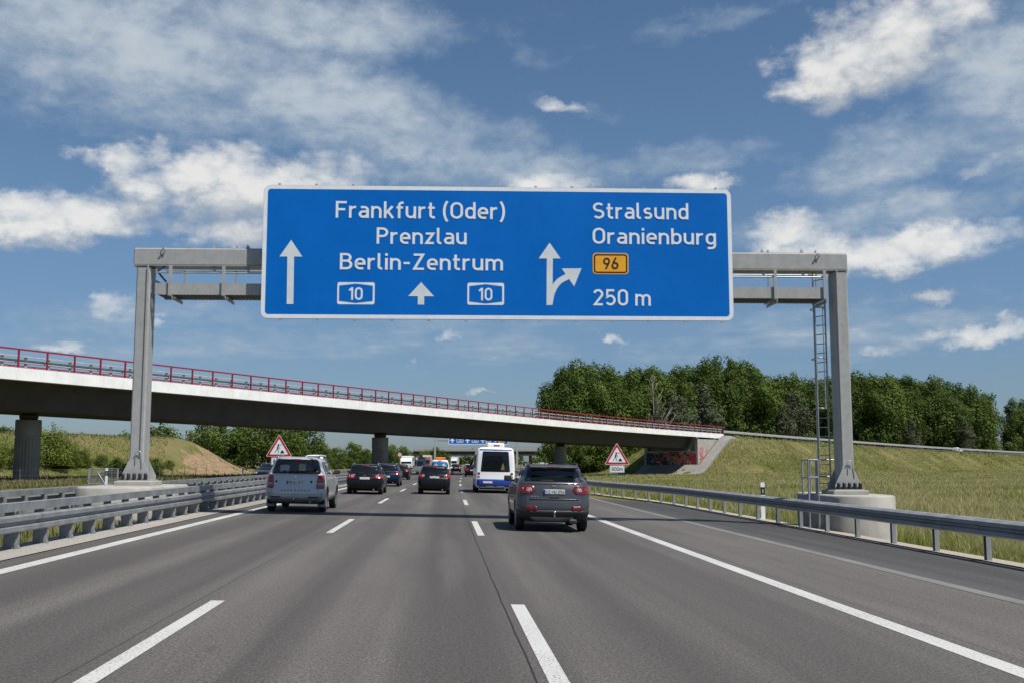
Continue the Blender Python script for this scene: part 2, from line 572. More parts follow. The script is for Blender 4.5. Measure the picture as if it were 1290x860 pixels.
def strip(name, mats, edges, ys, zadd=0, kind='structure', zfun=None, nx=None, parent=None, **kw):
    """a ground strip between lateral offsets edges = f(Y) -> list of xr; carries uv = (xr, Y)"""
    vs, uv = [], []
    n = None
    for Y in ys:
        E = edges(Y) if callable(edges) else edges
        n = len(E)
        for e in E:
            vs.append((cl(Y) + e, Y, (zfun(e, Y) if zfun else rz(e)) + zadd)); uv.append((e, Y))
    fs = [(k * n + i, k * n + i + 1, (k + 1) * n + i + 1, (k + 1) * n + i) for k in range(len(ys) - 1) for i in range(n - 1)]
    me = bpy.data.meshes.new(name); me.from_pydata(vs, [], fs)
    L = me.uv_layers.new(name='road')
    idx = np.array([l.vertex_index for l in me.loops])
    L.data.foreach_set('uv', np.array(uv, np.float32)[idx].ravel())
    me.materials.append(mats)
    o = bpy.data.objects.new(name, me); COL.objects.link(o); o.parent = parent
    return tag(o, kind=kind, **kw)


def road_mat(name, base, seams=(), tracks=True, joints=True, fine=1.0):
    m, t, b = new_mat(name)
    uv = t.node('ShaderNodeUVMap', uv_map='road').outputs[0]
    sep = t.node('ShaderNodeSeparateXYZ'); t.l.new(uv, sep.inputs[0])
    x, y = sep.outputs[0], sep.outputs[1]
    c = tuple(base) + (1,)
    k = lambda f: tuple(min(1, v * f) for v in base) + (1,)
    # long streaks left by traffic, blotches, aggregate
    st = t.noise(t.scale(uv, (1.1, .012, 1)), 1.0, 4, .55)
    col = t.mix(t.ss(st, .3, .7), k(.72), k(1.26))
    if tracks:
        w = t.math('ABSOLUTE', t.math('SINE', t.math('MULTIPLY', t.math('ADD', x, .83), PI / 1.75)))
        col = t.mix(t.math('MULTIPLY', t.ss(w, .45, .95), .50), col, k(.66))
    if tracks: col = t.mix(t.ss(x, 5.0, 5.3), col, t.mix(.35, col, k(1.5)))
    bl = t.noise(t.scale(uv, (.35, .10, 1)), 1.0, 5, .6)
    col = t.mix(t.math('MULTIPLY', t.ss(bl, .42, .62), .38), col, k(.62))
    bl2 = t.noise(t.scale(uv, (.9, .035, 1), (4, 1, 0)), 1.0, 5, .6)
    col = t.mix(t.math('MULTIPLY', t.ss(bl2, .48, .66), .40), col, k(1.42))
    def gray(lo, hi, fac):
        n_ = t.node('ShaderNodeMapRange', inp={0: fac, 1: .34, 2: .66, 3: lo, 4: hi}); return n_.outputs[0]
    g = t.noise(uv, 62 * fine, 3, .85)
    g2 = t.noise(uv, 17 * fine, 3, .65)
    g3 = t.noise(t.scale(uv, (1, .6, 1)), 40, 2, .8)
    gm = t.math('MULTIPLY', t.math('MULTIPLY', gray(.42, 1.66, g), gray(.62, 1.42, g3)), gray(.86, 1.14, g2))
    cc = t.node('ShaderNodeCombineXYZ', inp={0: gm, 1: gm, 2: gm}).outputs[0]
    col = t.mix(1.0, col, cc, 'MULTIPLY')
    # oil spots and little repairs
    sp = t.noise(t.scale(uv, (2.2, .9, 1)), 1.0, 2, .5)
    col = t.mix(t.math('MULTIPLY', t.ss(sp, .70, .76), .35), col, k(.5))
    wob = t.math('MULTIPLY', t.math('SUBTRACT', t.noise(t.scale(uv, (.2, .6, 1)), 1.0, 3), .5), .035)
    for sx, wd, dk in seams:
        d = t.math('ABSOLUTE', t.math('SUBTRACT', t.math('ADD', x, wob), sx))
        col = t.mix(t.math('MULTIPLY', t.ss(d, wd, wd * 2.2, 1, 0), dk), col, k(.16))
    if joints:
        fr = t.math('ABSOLUTE', t.math('SUBTRACT', t.math('FRACT', t.math('DIVIDE', t.math('ADD', y, wob), 15.0)), .5))
        brk = t.ss(t.noise(uv, .35, 2), .35, .6)
        col = t.mix(t.math('MULTIPLY', t.math('MULTIPLY', t.ss(fr, .0010, .0020, 1, 0), brk), .5), col, k(.3))
    t.l.new(col, b.inputs['Base Color'])
    b.inputs['Roughness'].default_value = .82
    b.inputs['Specular IOR Level'].default_value = .35
    bp = t.node('ShaderNodeBump', inp={'Strength': .3, 'Distance': .010})
    t.l.new(g, bp.inputs['Height']); t.l.new(bp.outputs[0], b.inputs['Normal'])
    return m


def mark_mat(name, base, worn):
    m, t, b = new_mat(name)
    uv = t.node('ShaderNodeUVMap', uv_map='road').outputs[0]
    g = t.noise(uv, 34, 3, .8)
    w = t.noise(t.scale(uv, (1.6, .5, 1)), 1.0, 4, .6)
    v = t.math('ADD', g, t.math('MULTIPLY', t.math('SUBTRACT', w, .5), .35))
    f = t.ss(v, worn, worn + .12)
    t.l.new(t.mix(f, tuple(base) + (1,), (.085, .08, .073, 1)), b.inputs['Base Color'])
    b.inputs['Roughness'].default_value = .7
    bp = t.node('ShaderNodeBump', inp={'Strength': .5, 'Distance': .01})
    t.l.new(g, bp.inputs['Height']); t.l.new(bp.outputs[0], b.inputs['Normal'])
    return m


M['road'] = road_mat('grey_brown_motorway_surface', (.082, .0755, .069), seams=((.74, .006, .95), (-2.76, .005, .7), (5.14, .006, .5), (-6.52, .008, .5)))
M['shoulder'] = road_mat('dark_asphalt_strip', (.052, .0505, .050), tracks=False, joints=False)
M['gutter'] = road_mat('pale_concrete_gutter', (.23, .215, .19), tracks=False, seams=())
M['road2'] = road_mat('opposite_carriageway_surface', (.13, .123, .115))
M['mark'] = mark_mat('white_road_paint', (.46, .46, .44), .53)
M['mark_worn'] = mark_mat('worn_grey_road_paint', (.17, .165, .15), .5)

YS = [y for y in np.arange(-30, 80, 1.5)] + [y for y in np.arange(80, 320, 4)] + [y for y in np.geomspace(320, 2600, 30)]
strip('road', M['road'], [-6.63, -4, -2, 0, 2, 4.9, 7.46], YS)
strip('opposite_road', M['road2'], [-24.2, -20, -15.5, -11.1], YS, zfun=lambda e, Y: .15)


def solid(name, xc, w, mt, y0, y1):
    ys = [y for y in YS if y0 <= y <= y1]
    return strip(name, mt, [xc - w / 2, xc + w / 2], ys, .004)


solid('left_edge_line', -6.05, .26, M['mark'], -30, 1500)
solid('right_edge_line', 4.83, .25, M['mark'], -30, 1500)
strip('worn_joint_line', M['mark_worn'], [7.36, 7.62], YS, .005)
for nm, xc in (('lane_line', -2.53), ('lane_line', .91)):
    for k in range(-1, 24):
        y0 = 6.62 + 18.02 * k
        strip(nm, M['mark'], [xc - .08, xc + .08], list(np.linspace(y0, y0 + 6.05, 5)), .004)
strip('asphalt_strip', M['shoulder'], lambda Y: [7.60, 7.60 + max(.02, (10.25 - 7.60) * min(1, max(0, (54.2 - Y) / 5.0)))], list(np.arange(-30, 54.5, .75)), .0015)
strip('left_gutter', M['gutter'], [-7.62, -7.1, -6.64], [y for y in YS if y < 800], .012)
# opposite markings
for xc in (-23.4, -11.9):
    strip('opposite_edge_line', M['mark'], [xc - .12, xc + .12], [y for y in YS if y < 900], zfun=lambda e, Y: .155)
for k in range(0, 26):
    for xc in (-19.6, -15.8):
        strip('opposite_lane_line', M['mark'], [xc - .08, xc + .08], [18 * k, 18 * k + 3, 18 * k + 6], zfun=lambda e, Y: .155)


def ground_mat():
    m, t, b = new_mat('field_and_verge')
    co = t.node('ShaderNodeTexCoord').outputs['Object']
    sep = t.node('ShaderNodeSeparateXYZ'); t.l.new(co, sep.inputs[0])
    n1 = t.noise(co, .045, 5, .6); n2 = t.noise(co, .35, 5, .65); n3 = t.noise(co, 9, 4, .7); n4 = t.noise(co, .9, 4, .6)
    green = t.mix(t.ss(n4, .3, .7), (.090, .112, .022, 1), (.145, .155, .042, 1))
    straw = t.mix(t.ss(n3, .3, .7), (.17, .145, .065, 1), (.26, .22, .11, 1))
    c = t.mix(t.ss(t.math('ADD', t.math('MULTIPLY', n1, .55), t.math('MULTIPLY', n2, .45)), .40, .60), green, straw)
    c = t.mix(t.math('MULTIPLY', t.ss(n3, .35, .7), .6), c, (.035, .042, .014, 1), )
    # bare sandy bank on the end of the hill
    at_ = t.node('ShaderNodeAttribute', attribute_name='sand').outputs['Fac']
    sandc = t.mix(t.ss(t.noise(t.scale(co, (.5, 1.6, 3)), 1.0, 5, .7), .3, .7), (.19, .130, .080, 1), (.31, .225, .14, 1))
    f = t.ss(t.math('ADD', at_, t.math('MULTIPLY', t.math('SUBTRACT', n2, .5), 2.0)), .50, .66)
    c = t.mix(f, c, sandc)
    t.l.new(c, b.inputs['Base Color'])
    b.inputs['Roughness'].default_value = .95
    b.inputs['Specular IOR Level'].default_value = .1
    bp = t.node('ShaderNodeBump', inp={'Strength': .9, 'Distance': .12})
    t.l.new(t.math('ADD', n3, t.math('MULTIPLY', n2, 2.)), bp.inputs['Height']); t.l.new(bp.outputs[0], b.inputs['Normal'])
    return m


M['ground'] = ground_mat()
us = sorted(set([-4000, -2500, -1500, -900, -500, -300, -200, -150, -120, -100, -88, -78, -70, -64] + list(np.arange(-60, -24, 1.6)) +
                [-24.3, -24, -20, -11.3, -11, -10.8, -9.5, -8.3, -7.55, -7.3, -6.66, -6.6, 0, 7.45, 7.62, 8.4, 9.2, 10.2, 10.3, 10.8, 11.3, 11.8, 12.3, 13, 14, 15.5] +
                list(np.arange(17, 130, 2.2)) + list(np.arange(130, 260, 5)) + [280, 310, 350, 420, 520, 700, 1000, 1600, 2600, 4000]))
vs_ = sorted(set(list(np.arange(-40, 92, 3)) + list(np.arange(92, 330, 2.2)) + list(np.arange(330, 460, 6)) + list(np.geomspace(470, 5200, 26)) + [-400, -150, -80]))
U, V = np.meshgrid(np.array(us, float), np.array(vs_, float))
GX = U + CURVE * V * np.abs(V) * (np.abs(V) < 2000) + CURVE * 4e6 * (np.abs(V) >= 2000); GY = V
GZ = gz(GX.ravel(), GY.ravel()).reshape(GX.shape)
_off = (np.abs(U + 9) > 17) | ((U > 11.4))
_nz = vnoise(GX, GY, 9.0) * .16 + vnoise(GX, GY, 2.9) * .06
GZ = GZ + np.where((U > 11.5) | (U < -25.5), _nz, 0)
nr, nc = GX.shape
_f = [(r * nc + c, r * nc + c + 1, (r + 1) * nc + c + 1, (r + 1) * nc + c) for r in range(nr - 1) for c in range(nc - 1)]
me = bpy.data.meshes.new('ground'); me.from_pydata(np.stack([GX.ravel(), GY.ravel(), GZ.ravel()], 1).tolist(), [], _f)
a = me.attributes.new('sand', 'FLOAT', 'POINT')
sand = np.zeros(GX.size)
xr_ = U.ravel(); y_ = GY.ravel()
sand = np.maximum(sand, smooth((y_ - 121) / 14) * (1 - smooth((y_ - 172) / 10)) * smooth((-xr_ - 25.5) / 3) * (1 - smooth((-xr_ - 31) / 6)) * .78)
# trodden strip beside the abutment beyond the bridge
a.data.foreach_set('value', sand.astype(np.float32))
me.polygons.foreach_set('use_smooth', [True] * len(me.polygons))
me.materials.append(M['ground'])
o = bpy.data.objects.new('ground', me); COL.objects.link(o); tag(o, kind='structure')

# gravel verge under the right-hand guard rail
M['gravel'] = mat('pale_gravel', (.30, .27, .225, 1), .95, 0, .35, 22, .8, 45)


def rail_xr(Y):
    """lateral line of the right-hand guard rail"""
    return float(np.interp(Y, [-40, 47, 52, 60, 66, 400], [10.34, 10.34, 9.95, 8.85, 8.6, 8.6]))


strip('gravel_verge', M['gravel'], lambda Y: [10.25 - (10.34 - rail_xr(Y)) + (.0 if Y < 47 else .1), rail_xr(Y) + .35, rail_xr(Y) + .95 - min(.5, max(0, (Y - 50) * .05))],
      list(np.arange(-30, 66, 1.2)), .03, zfun=lambda e, Y: -.022 * min(e, 10.3) - max(0, e - 10.4) * .12 - .005)


# ------------------------------------------------------------------ grass
def grass_mat(name, g0, g1, s0, s1, seed=0):
    m, t, b = new_mat(name)
    co = t.node('ShaderNodeTexCoord').outputs['Object']
    n1 = t.noise(t.scale(co, (1, 1, 1), (seed, 0, 0)), .06, 4, .6)
    n2 = t.noise(co, .5, 4, .6)
    tone = t.node('ShaderNodeAttribute', attribute_name='tone').outputs['Fac']
    tip = t.node('ShaderNodeAttribute', attribute_name='tip').outputs['Fac']
    green = t.mix(tone, g0, g1); straw = t.mix(tone, s0, s1)
    f = t.math('ADD', t.math('MULTIPLY', n1, .9), t.math('MULTIPLY', n2, .6))
    f = t.math('ADD', f, t.math('MULTIPLY', tip, .30))
    f = t.math('ADD', f, t.math('MULTIPLY', tone, .22))
    c = t.mix(t.ss(f, .82, 1.14), green, straw)
    t.l.new(c, b.inputs['Base Color'])
    b.inputs['Roughness'].default_value = .75
    b.inputs['Specular IOR Level'].default_value = .2
    tr = t.node('ShaderNodeBsdfTranslucent'); t.l.new(c, tr.inputs[0])
    mx = t.node('ShaderNodeMixShader'); mx.inputs[0].default_value = .42
    t.l.new(b.outputs[0], mx.inputs[1]); t.l.new(tr.outputs[0], mx.inputs[2])
    out = [n for n in m.node_tree.nodes if n.type == 'OUTPUT_MATERIAL'][0]
    t.l.new(mx.outputs[0], out.inputs[0])
    return m


M['grass'] = grass_mat('tall_meadow_grass', (.150, .195, .028, 1), (.270, .295, .058, 1), (.37, .33, .13, 1), (.56, .50, .27, 1))
M['grass_l'] = grass_mat('hill_grass', (.080, .118, .024, 1), (.150, .175, .044, 1), (.20, .165, .075, 1), (.32, .265, .14, 1), 20)


def blades(name, P, H, W, mt, lean=.6):
    """one mesh of grass blades: P (n,3) roots, heights H, widths W"""
    n = len(P)
    az = rng.uniform(0, 2 * PI, n)
    fx, fy = np.cos(az), np.sin(az)
    la = rng.uniform(0, 2 * PI, n); ll = rng.uniform(.05, lean, n) * H
    V = np.empty((n, 5, 3), np.float32)
    for k, (s, hh, ww, lk) in enumerate(((-1, 0, .5, 0), (1, 0, .5, 0), (1, .55, .42, .35), (-1, .55, .42, .35), (0, 1, 0, 1))):
        V[:, k, 0] = P[:, 0] + fx * s * W * ww + np.cos(la) * ll * lk
        V[:, k, 1] = P[:, 1] + fy * s * W * ww + np.sin(la) * ll * lk
        V[:, k, 2] = P[:, 2] - .02 + H * hh
    me = bpy.data.meshes.new(name)
    me.vertices.add(n * 5); me.vertices.foreach_set('co', V.ravel())
    me.loops.add(n * 7); me.polygons.add(n * 2)
    li = (np.arange(n)[:, None] * 5 + np.array([0, 1, 2, 3, 3, 2, 4])[None, :]).astype(np.int32)
    me.loops.foreach_set('vertex_index', li.ravel())
    ls = (np.arange(n)[:, None] * 7 + np.array([0, 4])[None, :]).astype(np.int32)
    me.polygons.foreach_set('loop_start', ls.ravel())
    me.polygons.foreach_set('loop_total', np.tile([4, 3], n).astype(np.int32))
    me.update(calc_edges=True)
    a = me.attributes.new('tone', 'FLOAT', 'POINT')
    a.data.foreach_set('value', np.repeat(rng.uniform(0, 1, n), 5).astype(np.float32))
    a = me.attributes.new('tip', 'FLOAT', 'POINT')
    a.data.foreach_set('value', np.tile([0, 0, .4, .4, 1], n).astype(np.float32))
    me.materials.append(mt)
    o = bpy.data.objects.new(name, me); COL.objects.link(o)
    return tag(o, kind='stuff')


def ground_at(x, y):
    """height on the built ground mesh (bilinear on its grid)"""
    z = gz(x, y)
    u = x - CURVE * y * np.abs(y)
    nz = vnoise(x, y, 9.0) * .16 + vnoise(x, y, 2.9) * .06
    return z + np.where((u > 11.5) | (u < -25.5), nz, 0)


def meadow(n, y0, y1, slope, h, w, clump):
    """random roots on the right-hand field, denser near the road"""
    nc_ = n // clump
    q = rng.uniform(0, 1, nc_)
    y = 1 / (1 / y0 + (1 / y1 - 1 / y0) * q)
    x0 = np.array([rail_xr(v) for v in y]) + .95 + CURVE * y * y
    x = x0 + rng.uniform(0, 1, nc_) ** 1.0 * np.maximum(6, slope * y - x0 + 4)
    X = np.repeat(x, clump) + rng.normal(0, .05 + .0035 * y0, nc_ * clump)
    Y = np.repeat(y, clump) + rng.normal(0, .05 + .0035 * y0, nc_ * clump)
    return X, Y


def keep_field(X, Y):
    xr = X - CURVE * Y * Y
    k = xr > np.array([rail_xr(v) + .80 for v in Y])
    # not on the carriageway of the ramp, nor under the bridge's paved bank, nor inside the foundation
    k &= ~((np.abs(xr - 12.05) < 1.6) & (np.abs(Y - 29.0) < 4.4))
    d = np.full(len(X), 1e9)
    for c in _rc: d = np.minimum(d, np.hypot(X - c[0], Y - c[1]))
    k &= d > WB / 2 + .6
    bx, by, ba, _ = off(158, 0); dx = X - bx; dy = Y - by
    al = dx * math.sin(ba) + dy * math.cos(ba); pe = -dx * math.cos(ba) + dy * math.sin(ba)
    k &= ~((al > -9.5) & (al < 12.5) & (pe > -2.9) & (pe < 13.2))
    return k


for nm, n, y0, y1, sl, h, w, cp in (('meadow_grass', 110000, 15, 54, .72, .52, .011, 9), ('meadow_grass', 100000, 40, 130, .68, .46, .026, 7), ('meadow_grass', 150000, 95, 345, .66, .40, .060, 5)):
    X, Y = meadow(n, y0, y1, sl, h, w, cp)
    k = keep_field(X, Y); X, Y = X[k], Y[k]
    xr = X - CURVE * Y * Y
    Z = ground_at(X, Y)
    patch = .62 + .75 * (vnoise(X, Y, 6.0) * .5 + .5)
    H = h * patch * rng.uniform(.45, 1.25, len(X)) * np.clip((xr - .8 - np.array([rail_xr(v) for v in Y])) / 1.0, .14, 1)
    blades(nm, np.stack([X, Y, Z], 1), H, w * rng.uniform(.6, 1.5, len(X)), M['grass'])

# the ramp's embankment, seen across the field
n = 120000
s_ = 150 + 260 * rng.uniform(0, 1, n) ** 1.25; o_ = -1.0 - 15 * rng.uniform(0, 1, n)
a_ = np.where(s_ < S1, A0, A0 + (s_ - S1) / RAD)
x1_, y1_ = -35.0 + S1 * math.sin(A0), 85.0 + S1 * math.cos(A0)
X = x1_ + RAD * (math.cos(A0) - np.cos(a_)) - o_ * np.cos(a_); Y = y1_ + RAD * (np.sin(a_) - math.sin(A0)) + o_ * np.sin(a_)
k = keep_field(X, Y) & (vnoise(X, Y, 4.5) + rng.uniform(-.5, .5, n) > -.25)
X, Y = X[k], Y[k]
blades('embankment_grass', np.stack([X, Y, ground_at(X, Y)], 1), rng.uniform(.15, .62, len(X)) * (.6 + .8 * (vnoise(X, Y, 7.) * .5 + .5)), rng.uniform(.04, .11, len(X)), M['grass'])

# median and left hill
n = 26000
Y = 1 / (1 / 4. + (1 / 150. - 1 / 4.) * rng.uniform(0, 1, n)); xr = rng.uniform(-10.7, -7.66, n)
k = ~((np.abs(xr + 9.0) < 1.1) & (np.abs(Y - 29.5) < 6.2))
Y, xr = Y[k], xr[k]; X = xr + CURVE * Y * Y
blades('median_grass', np.stack([X, Y, gz(X, Y)], 1), rng.uniform(.08, .34, len(X)), rng.uniform(.008, .02, len(X)) * (1 + Y / 30), M['grass_l'])
n = 80000
Y = rng.uniform(58, 185, n); xr = -24.9 - rng.uniform(0, 1, n) * 44
X = xr + CURVE * Y * Y
Z = ground_at(X, Y)
k = (rng.uniform(0, 1, n) > .93 * (smooth((Y - 121) / 14) * (1 - smooth((Y - 172) / 10)) * smooth((-xr - 25.5) / 3) * (1 - smooth((-xr - 32) / 7)) > .55))
X, Y, Z = X[k], Y[k], Z[k]
blades('hill_grass', np.stack([X, Y, Z], 1), rng.uniform(.10, .42, len(X)) * (.6 + .6 * (vnoise(X, Y, 5.) * .5 + .5)), rng.uniform(.04, .09, len(X)), M['grass_l'])
# ------------------------------------------------------------------ overpass
def srange(a, b, st):
    n = max(1, int(round((b - a) / st)))
    return [a + (b - a) * i / n for i in range(n + 1)]


def pix(p):
    q = Vector(p) - Vector((0, 0, CAM_H)); z = q.dot(FWD)
    return CX + FPX * q.dot(RGT) / z, CY - FPX * q.dot(UPV) / z


S_BEG = -42
bridge = empty('overpass_bridge', (0, 0, 0), label='concrete overpass with a white parapet edge and red railing crossing the motorway', cat='bridge')
fr = [fold(s) for s in srange(S_BEG, S_END, 4)]
MB().sweep([(-.03, -.95), (.28, -.98), (.28, .0), (-.03, .03)], fr).build('parapet', M['conc_white'], bridge)
MB().sweep([(WB - .28, -.98), (WB + .03, -.95), (WB + .03, .03), (WB - .28, .0)], fr).build('parapet', M['conc_white'], bridge)
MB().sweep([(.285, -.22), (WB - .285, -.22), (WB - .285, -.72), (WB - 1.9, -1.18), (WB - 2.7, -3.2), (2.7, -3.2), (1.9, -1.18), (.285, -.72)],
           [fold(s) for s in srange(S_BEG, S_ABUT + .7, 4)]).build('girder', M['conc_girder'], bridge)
# abutment: bearing wall, back wall and wing walls
ab = MB()
def rbox(mb, s0, s1, o0, o1, z0, z1, mi=0, n=1):
    vs = []
    for s in srange(s0, s1, (s1 - s0) / n):
        for o, z in ((o0, z0), (o1, z0), (o1, z1), (o0, z1)):
            x, y, a, _ = off(s, o); vs.append((x, y, z))
    k = n + 1
    fs = [(j * 4 + i, j * 4 + (i + 1) % 4, (j + 1) * 4 + (i + 1) % 4, (j + 1) * 4 + i) for j in range(n) for i in range(4)]
    fs += [(0, 1, 2, 3), ((k - 1) * 4 + 3, (k - 1) * 4 + 2, (k - 1) * 4 + 1, (k - 1) * 4)]
    mb.add(vs, fs, mi)
za = fas(S_ABUT)[3]
rbox(ab, S_ABUT, S_ABUT + 2.0, .35, WB - .35, -1.5, za - 3.75)
ab.build('abutment_wall', M['conc'], bridge)
bw = MB(); rbox(bw, S_ABUT + 1.2, S_ABUT + 2.05, .9, WB - .9, za - 3.75, za - .3); bw.build('back_wall', M['conc'], bridge)
for o0, o1 in ((.12, .80), (WB - .80, WB - .12)):
    w = MB(); rbox(w, S_ABUT + .02, S_END - .4, o0, o1, -1.5, za - 1.35, n=4); w.build('wing_wall', M['conc'], bridge)
# spray paint: blotches and fat letter strokes on the bearing wall and the wing wall
GC = [mat('spray_paint', c, .7, 0, .2, 2) for c in
      ((.030, .020, .022, 1), (.45, .03, .06, 1), (.07, .26, .30, 1), (.42, .30, .06, 1), (.55, .14, .20, 1), (.5, .5, .48, 1))]
gr = MB(); rg = random.Random(5)
zb = gz1(*off(S_ABUT - .6, 6)[:2]) + .15
zt = za - 4.0
def on_front(u, z, l=0):
    x, y, a, _ = off(S_ABUT - .012 - l, u); return (x, y, z)
for u0, u1, c in ((.5, 5.6, 1), (5.6, 11.9, 0)):
    n = 14
    up = [(u0 + (u1 - u0) * i / n, zt - rg.uniform(0, .45)) for i in range(n + 1)]
    lo = [(u0 + (u1 - u0) * i / n, zb + rg.uniform(.0, .4)) for i in range(n + 1)]
    gr.add([on_front(*p) for p in lo + up], [(i, i + 1, n + 2 + i, n + 1 + i) for i in range(n)], c)
for i in range(46):
    u = rg.uniform(.9, 11.5); z = rg.uniform(zb + .35, zt - .3)
    c = rg.choice([0, 4, 3, 1, 0, 5] if u < 5.6 else [2, 3, 0, 1, 4, 2])
    pts = [(u, z)]
    for k in range(5):
        pts.append((min(11.8, max(.7, pts[-1][0] + rg.uniform(-.7, .7))), min(zt - .1, max(zb + .1, pts[-1][1] + rg.uniform(-.8, .8)))))
    stroke(gr, pts, rg.uniform(.14, .3), on_front, .004 + .0015 * i, c)
gr.build('graffiti', GC, bridge)
gr = MB()
def on_wing(u, z, l=0):
    x, y, a, _ = off(S_ABUT + u, .10 - l); return (x, y, z)
for i in range(11):
    pts = [(rg.uniform(.6, 4.2), rg.uniform(2.6, 4.6))]
    for k in range(4): pts.append((min(4.4, max(.4, pts[-1][0] + rg.uniform(-1, 1))), min(4.8, max(2.4, pts[-1][1] + rg.uniform(-1, 1)))))
    stroke(gr, pts, rg.uniform(.1, .2), on_wing, .002 * i, rg.choice([4, 1, 4, 4]))
gr.build('graffiti', GC, bridge)
# paved bank
pv = MB(); grid = []
ss, oo = srange(149.5, S_ABUT - .02, 1.1), srange(-.3, WB + .3, 1.6)
g = [[(*off(s, o)[:2], gz1(*off(s, o)[:2]) + .14) for o in oo] for s in ss]
n = len(oo)
pv.add([p for r in g for p in r], [(i * n + j, i * n + j + 1, (i + 1) * n + j + 1, (i + 1) * n + j) for i in range(len(ss) - 1) for j in range(n - 1)])
ss, oo = srange(149.5, S_END + 1.5, 1.1), srange(-2.3, -.32, .66)
g = [[(*off(s, o)[:2], gz1(*off(s, o)[:2]) + .20) for o in oo] for s in ss]
n = len(oo)
pv.add([p for r in g for p in r], [(i * n + j, i * n + j + 1, (i + 1) * n + j + 1, (i + 1) * n + j) for i in range(len(ss) - 1) for j in range(n - 1)])
pv.build('paved_bank', M['conc_dark'], bridge)
kb = MB()
kb.sweep([(-2.62, -.3), (-2.3, -.3), (-2.3, .30), (-2.62, .30)], [(lambda x, y, a, z: (x, y, gz1(*off(s, -2.4)[:2]), -math.cos(a), math.sin(a)))(*fas(s)) for s in srange(150, S_END + 1.5, 1.0)])
kb.build('bank_kerb', M['galv_dark'], bridge)
# piers
for px, py in ((33, 590), (478, 580), (706, 575)):
    s = min(srange(-30, 150, .25), key=lambda s: abs(pix((*off(s, WB / 2)[:2], 2))[0] - px))
    x, y, a, z = off(s, WB / 2)
    g0 = gz1(x, y) - .3; zt = z - 3.2
    pr = MB(); n = 96; vs = []
    hs = [(g0, 1), (zt - 2.15, 1), (zt - 2.12, 0), (zt - 2.0, 0), (zt - 1.97, 2), (zt - .62, 2), (zt - .55, 3)]
    for h, kd in hs:
        for i in range(n):
            r = {0: 1.0, 1: 1.05 if (i % 4) in (0, 1) else .985, 2: 1.06, 3: .99}[kd]
            vs.append((r * math.cos(2 * PI * i / n), r * math.sin(2 * PI * i / n), h))
    pr.add(vs, [(k * n + i, k * n + (i + 1) % n, (k + 1) * n + (i + 1) % n, (k + 1) * n + i) for k in range(len(hs) - 1) for i in range(n)])
    pr.add([vs[(len(hs) - 1) * n + i] for i in range(n)], [tuple(range(n))])
    p = pr.build('pier', M['conc_dark'], bridge); p.location = (x, y, 0)
    br = MB(); br.lathe([(.0, zt - .549), (.72, zt - .549), (.78, zt - .30), (.78, zt - .16), (.6, zt - .15), (.6, zt + .05), (0, zt + .05)], n=32)
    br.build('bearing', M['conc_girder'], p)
# railing and guard rail on the deck
fr2 = [fold(s) for s in srange(S_BEG, S_END + .4, 3)]
MB().sweep([(.07, 1.44), (.21, 1.44), (.21, 1.57), (.07, 1.57)], fr2).build('handrail', M['red_paint'], bridge)
MB().sweep([(.10, .06), (.18, .06), (.18, .10), (.10, .10)], fr2).build('bottom_rail', M['red_paint'], bridge)
rp = MB().box((0, 0, .76), (.12, .12, 1.42)); p0 = None
for s in srange(S_BEG + 2, S_END + .3, 2.67):
    x, y, a, z = off(s, .14)
    if p0 is None: p0 = q = rp.build('railing_post', M['red_paint'], bridge)
    else:
        q = p0.copy(); COL.objects.link(q)
    q.location = (x, y, z); q.rotation_euler = (0, 0, -a)
WPROF = [(0, .44), (.03, .445), (.085, .475), (.085, .55), (.015, .58), (.015, .62), (.085, .65), (.085, .725), (.03, .755), (0, .76)]
def wbeam(flip=1, dz=0, sc=1.0, o0=0):
    out = [(o0 + flip * o, dz + h * sc) for o, h in WPROF]
    return out + [(o0 + flip * (o - .014), dz + h * sc) for o, h in WPROF[::-1]]
MB().sweep(wbeam(-1, .0, 1.0, .62), fr2, smooth=False).build('guard_beam', M['galv_bright'], bridge)
MB().sweep([(.56, .96), (.70, .96), (.70, 1.08), (.56, 1.08)], fr2).build('guard_top_rail', M['galv_bright'], bridge)
gp_ = MB().box((-.0, 0, .53), (.09, .24, 1.06)); p0 = None
for s in srange(S_BEG + 1, S_END, 2.13):
    x, y, a, z = off(s, .69)
    if p0 is None: p0 = q = gp_.build('guard_post', M['galv_bright'], bridge)
    else:
        q = p0.copy(); COL.objects.link(q)
    q.location = (x, y, z); q.rotation_euler = (0, 0, -a)
frf = MB().sweep([(WB - .20, 1.46), (WB - .08, 1.46), (WB - .08, 1.56), (WB - .20, 1.56)], fr2)
frf.build('handrail', M['red_paint'], bridge)
fp = MB()
for s in srange(S_BEG + 2, S_END + .3, 2.67):
    x, y, a, z = off(s, WB - .14); fp.box((x, y, z + .76), (.08, .1, 1.45), 0, -a)
fp.build('far_railing_posts', M['red_paint'], bridge, kind='stuff')

# roadway of the ramp on the embankment
rv = [off(s, o) for s in srange(S_BEG, 620, 4) for o in (.9, WB - .9)]
ramp = MB(); k = len(rv) // 2
ramp.add([(x, y, z - (.18 if i < 110 else .30)) for i, (x, y, a, z) in enumerate(rv)], [(2 * i, 2 * i + 1, 2 * i + 3, 2 * i + 2) for i in range(k - 1)])
ramp.build('ramp_road', mat('ramp_asphalt', (.10, .098, .095, 1), .9), kind='structure')

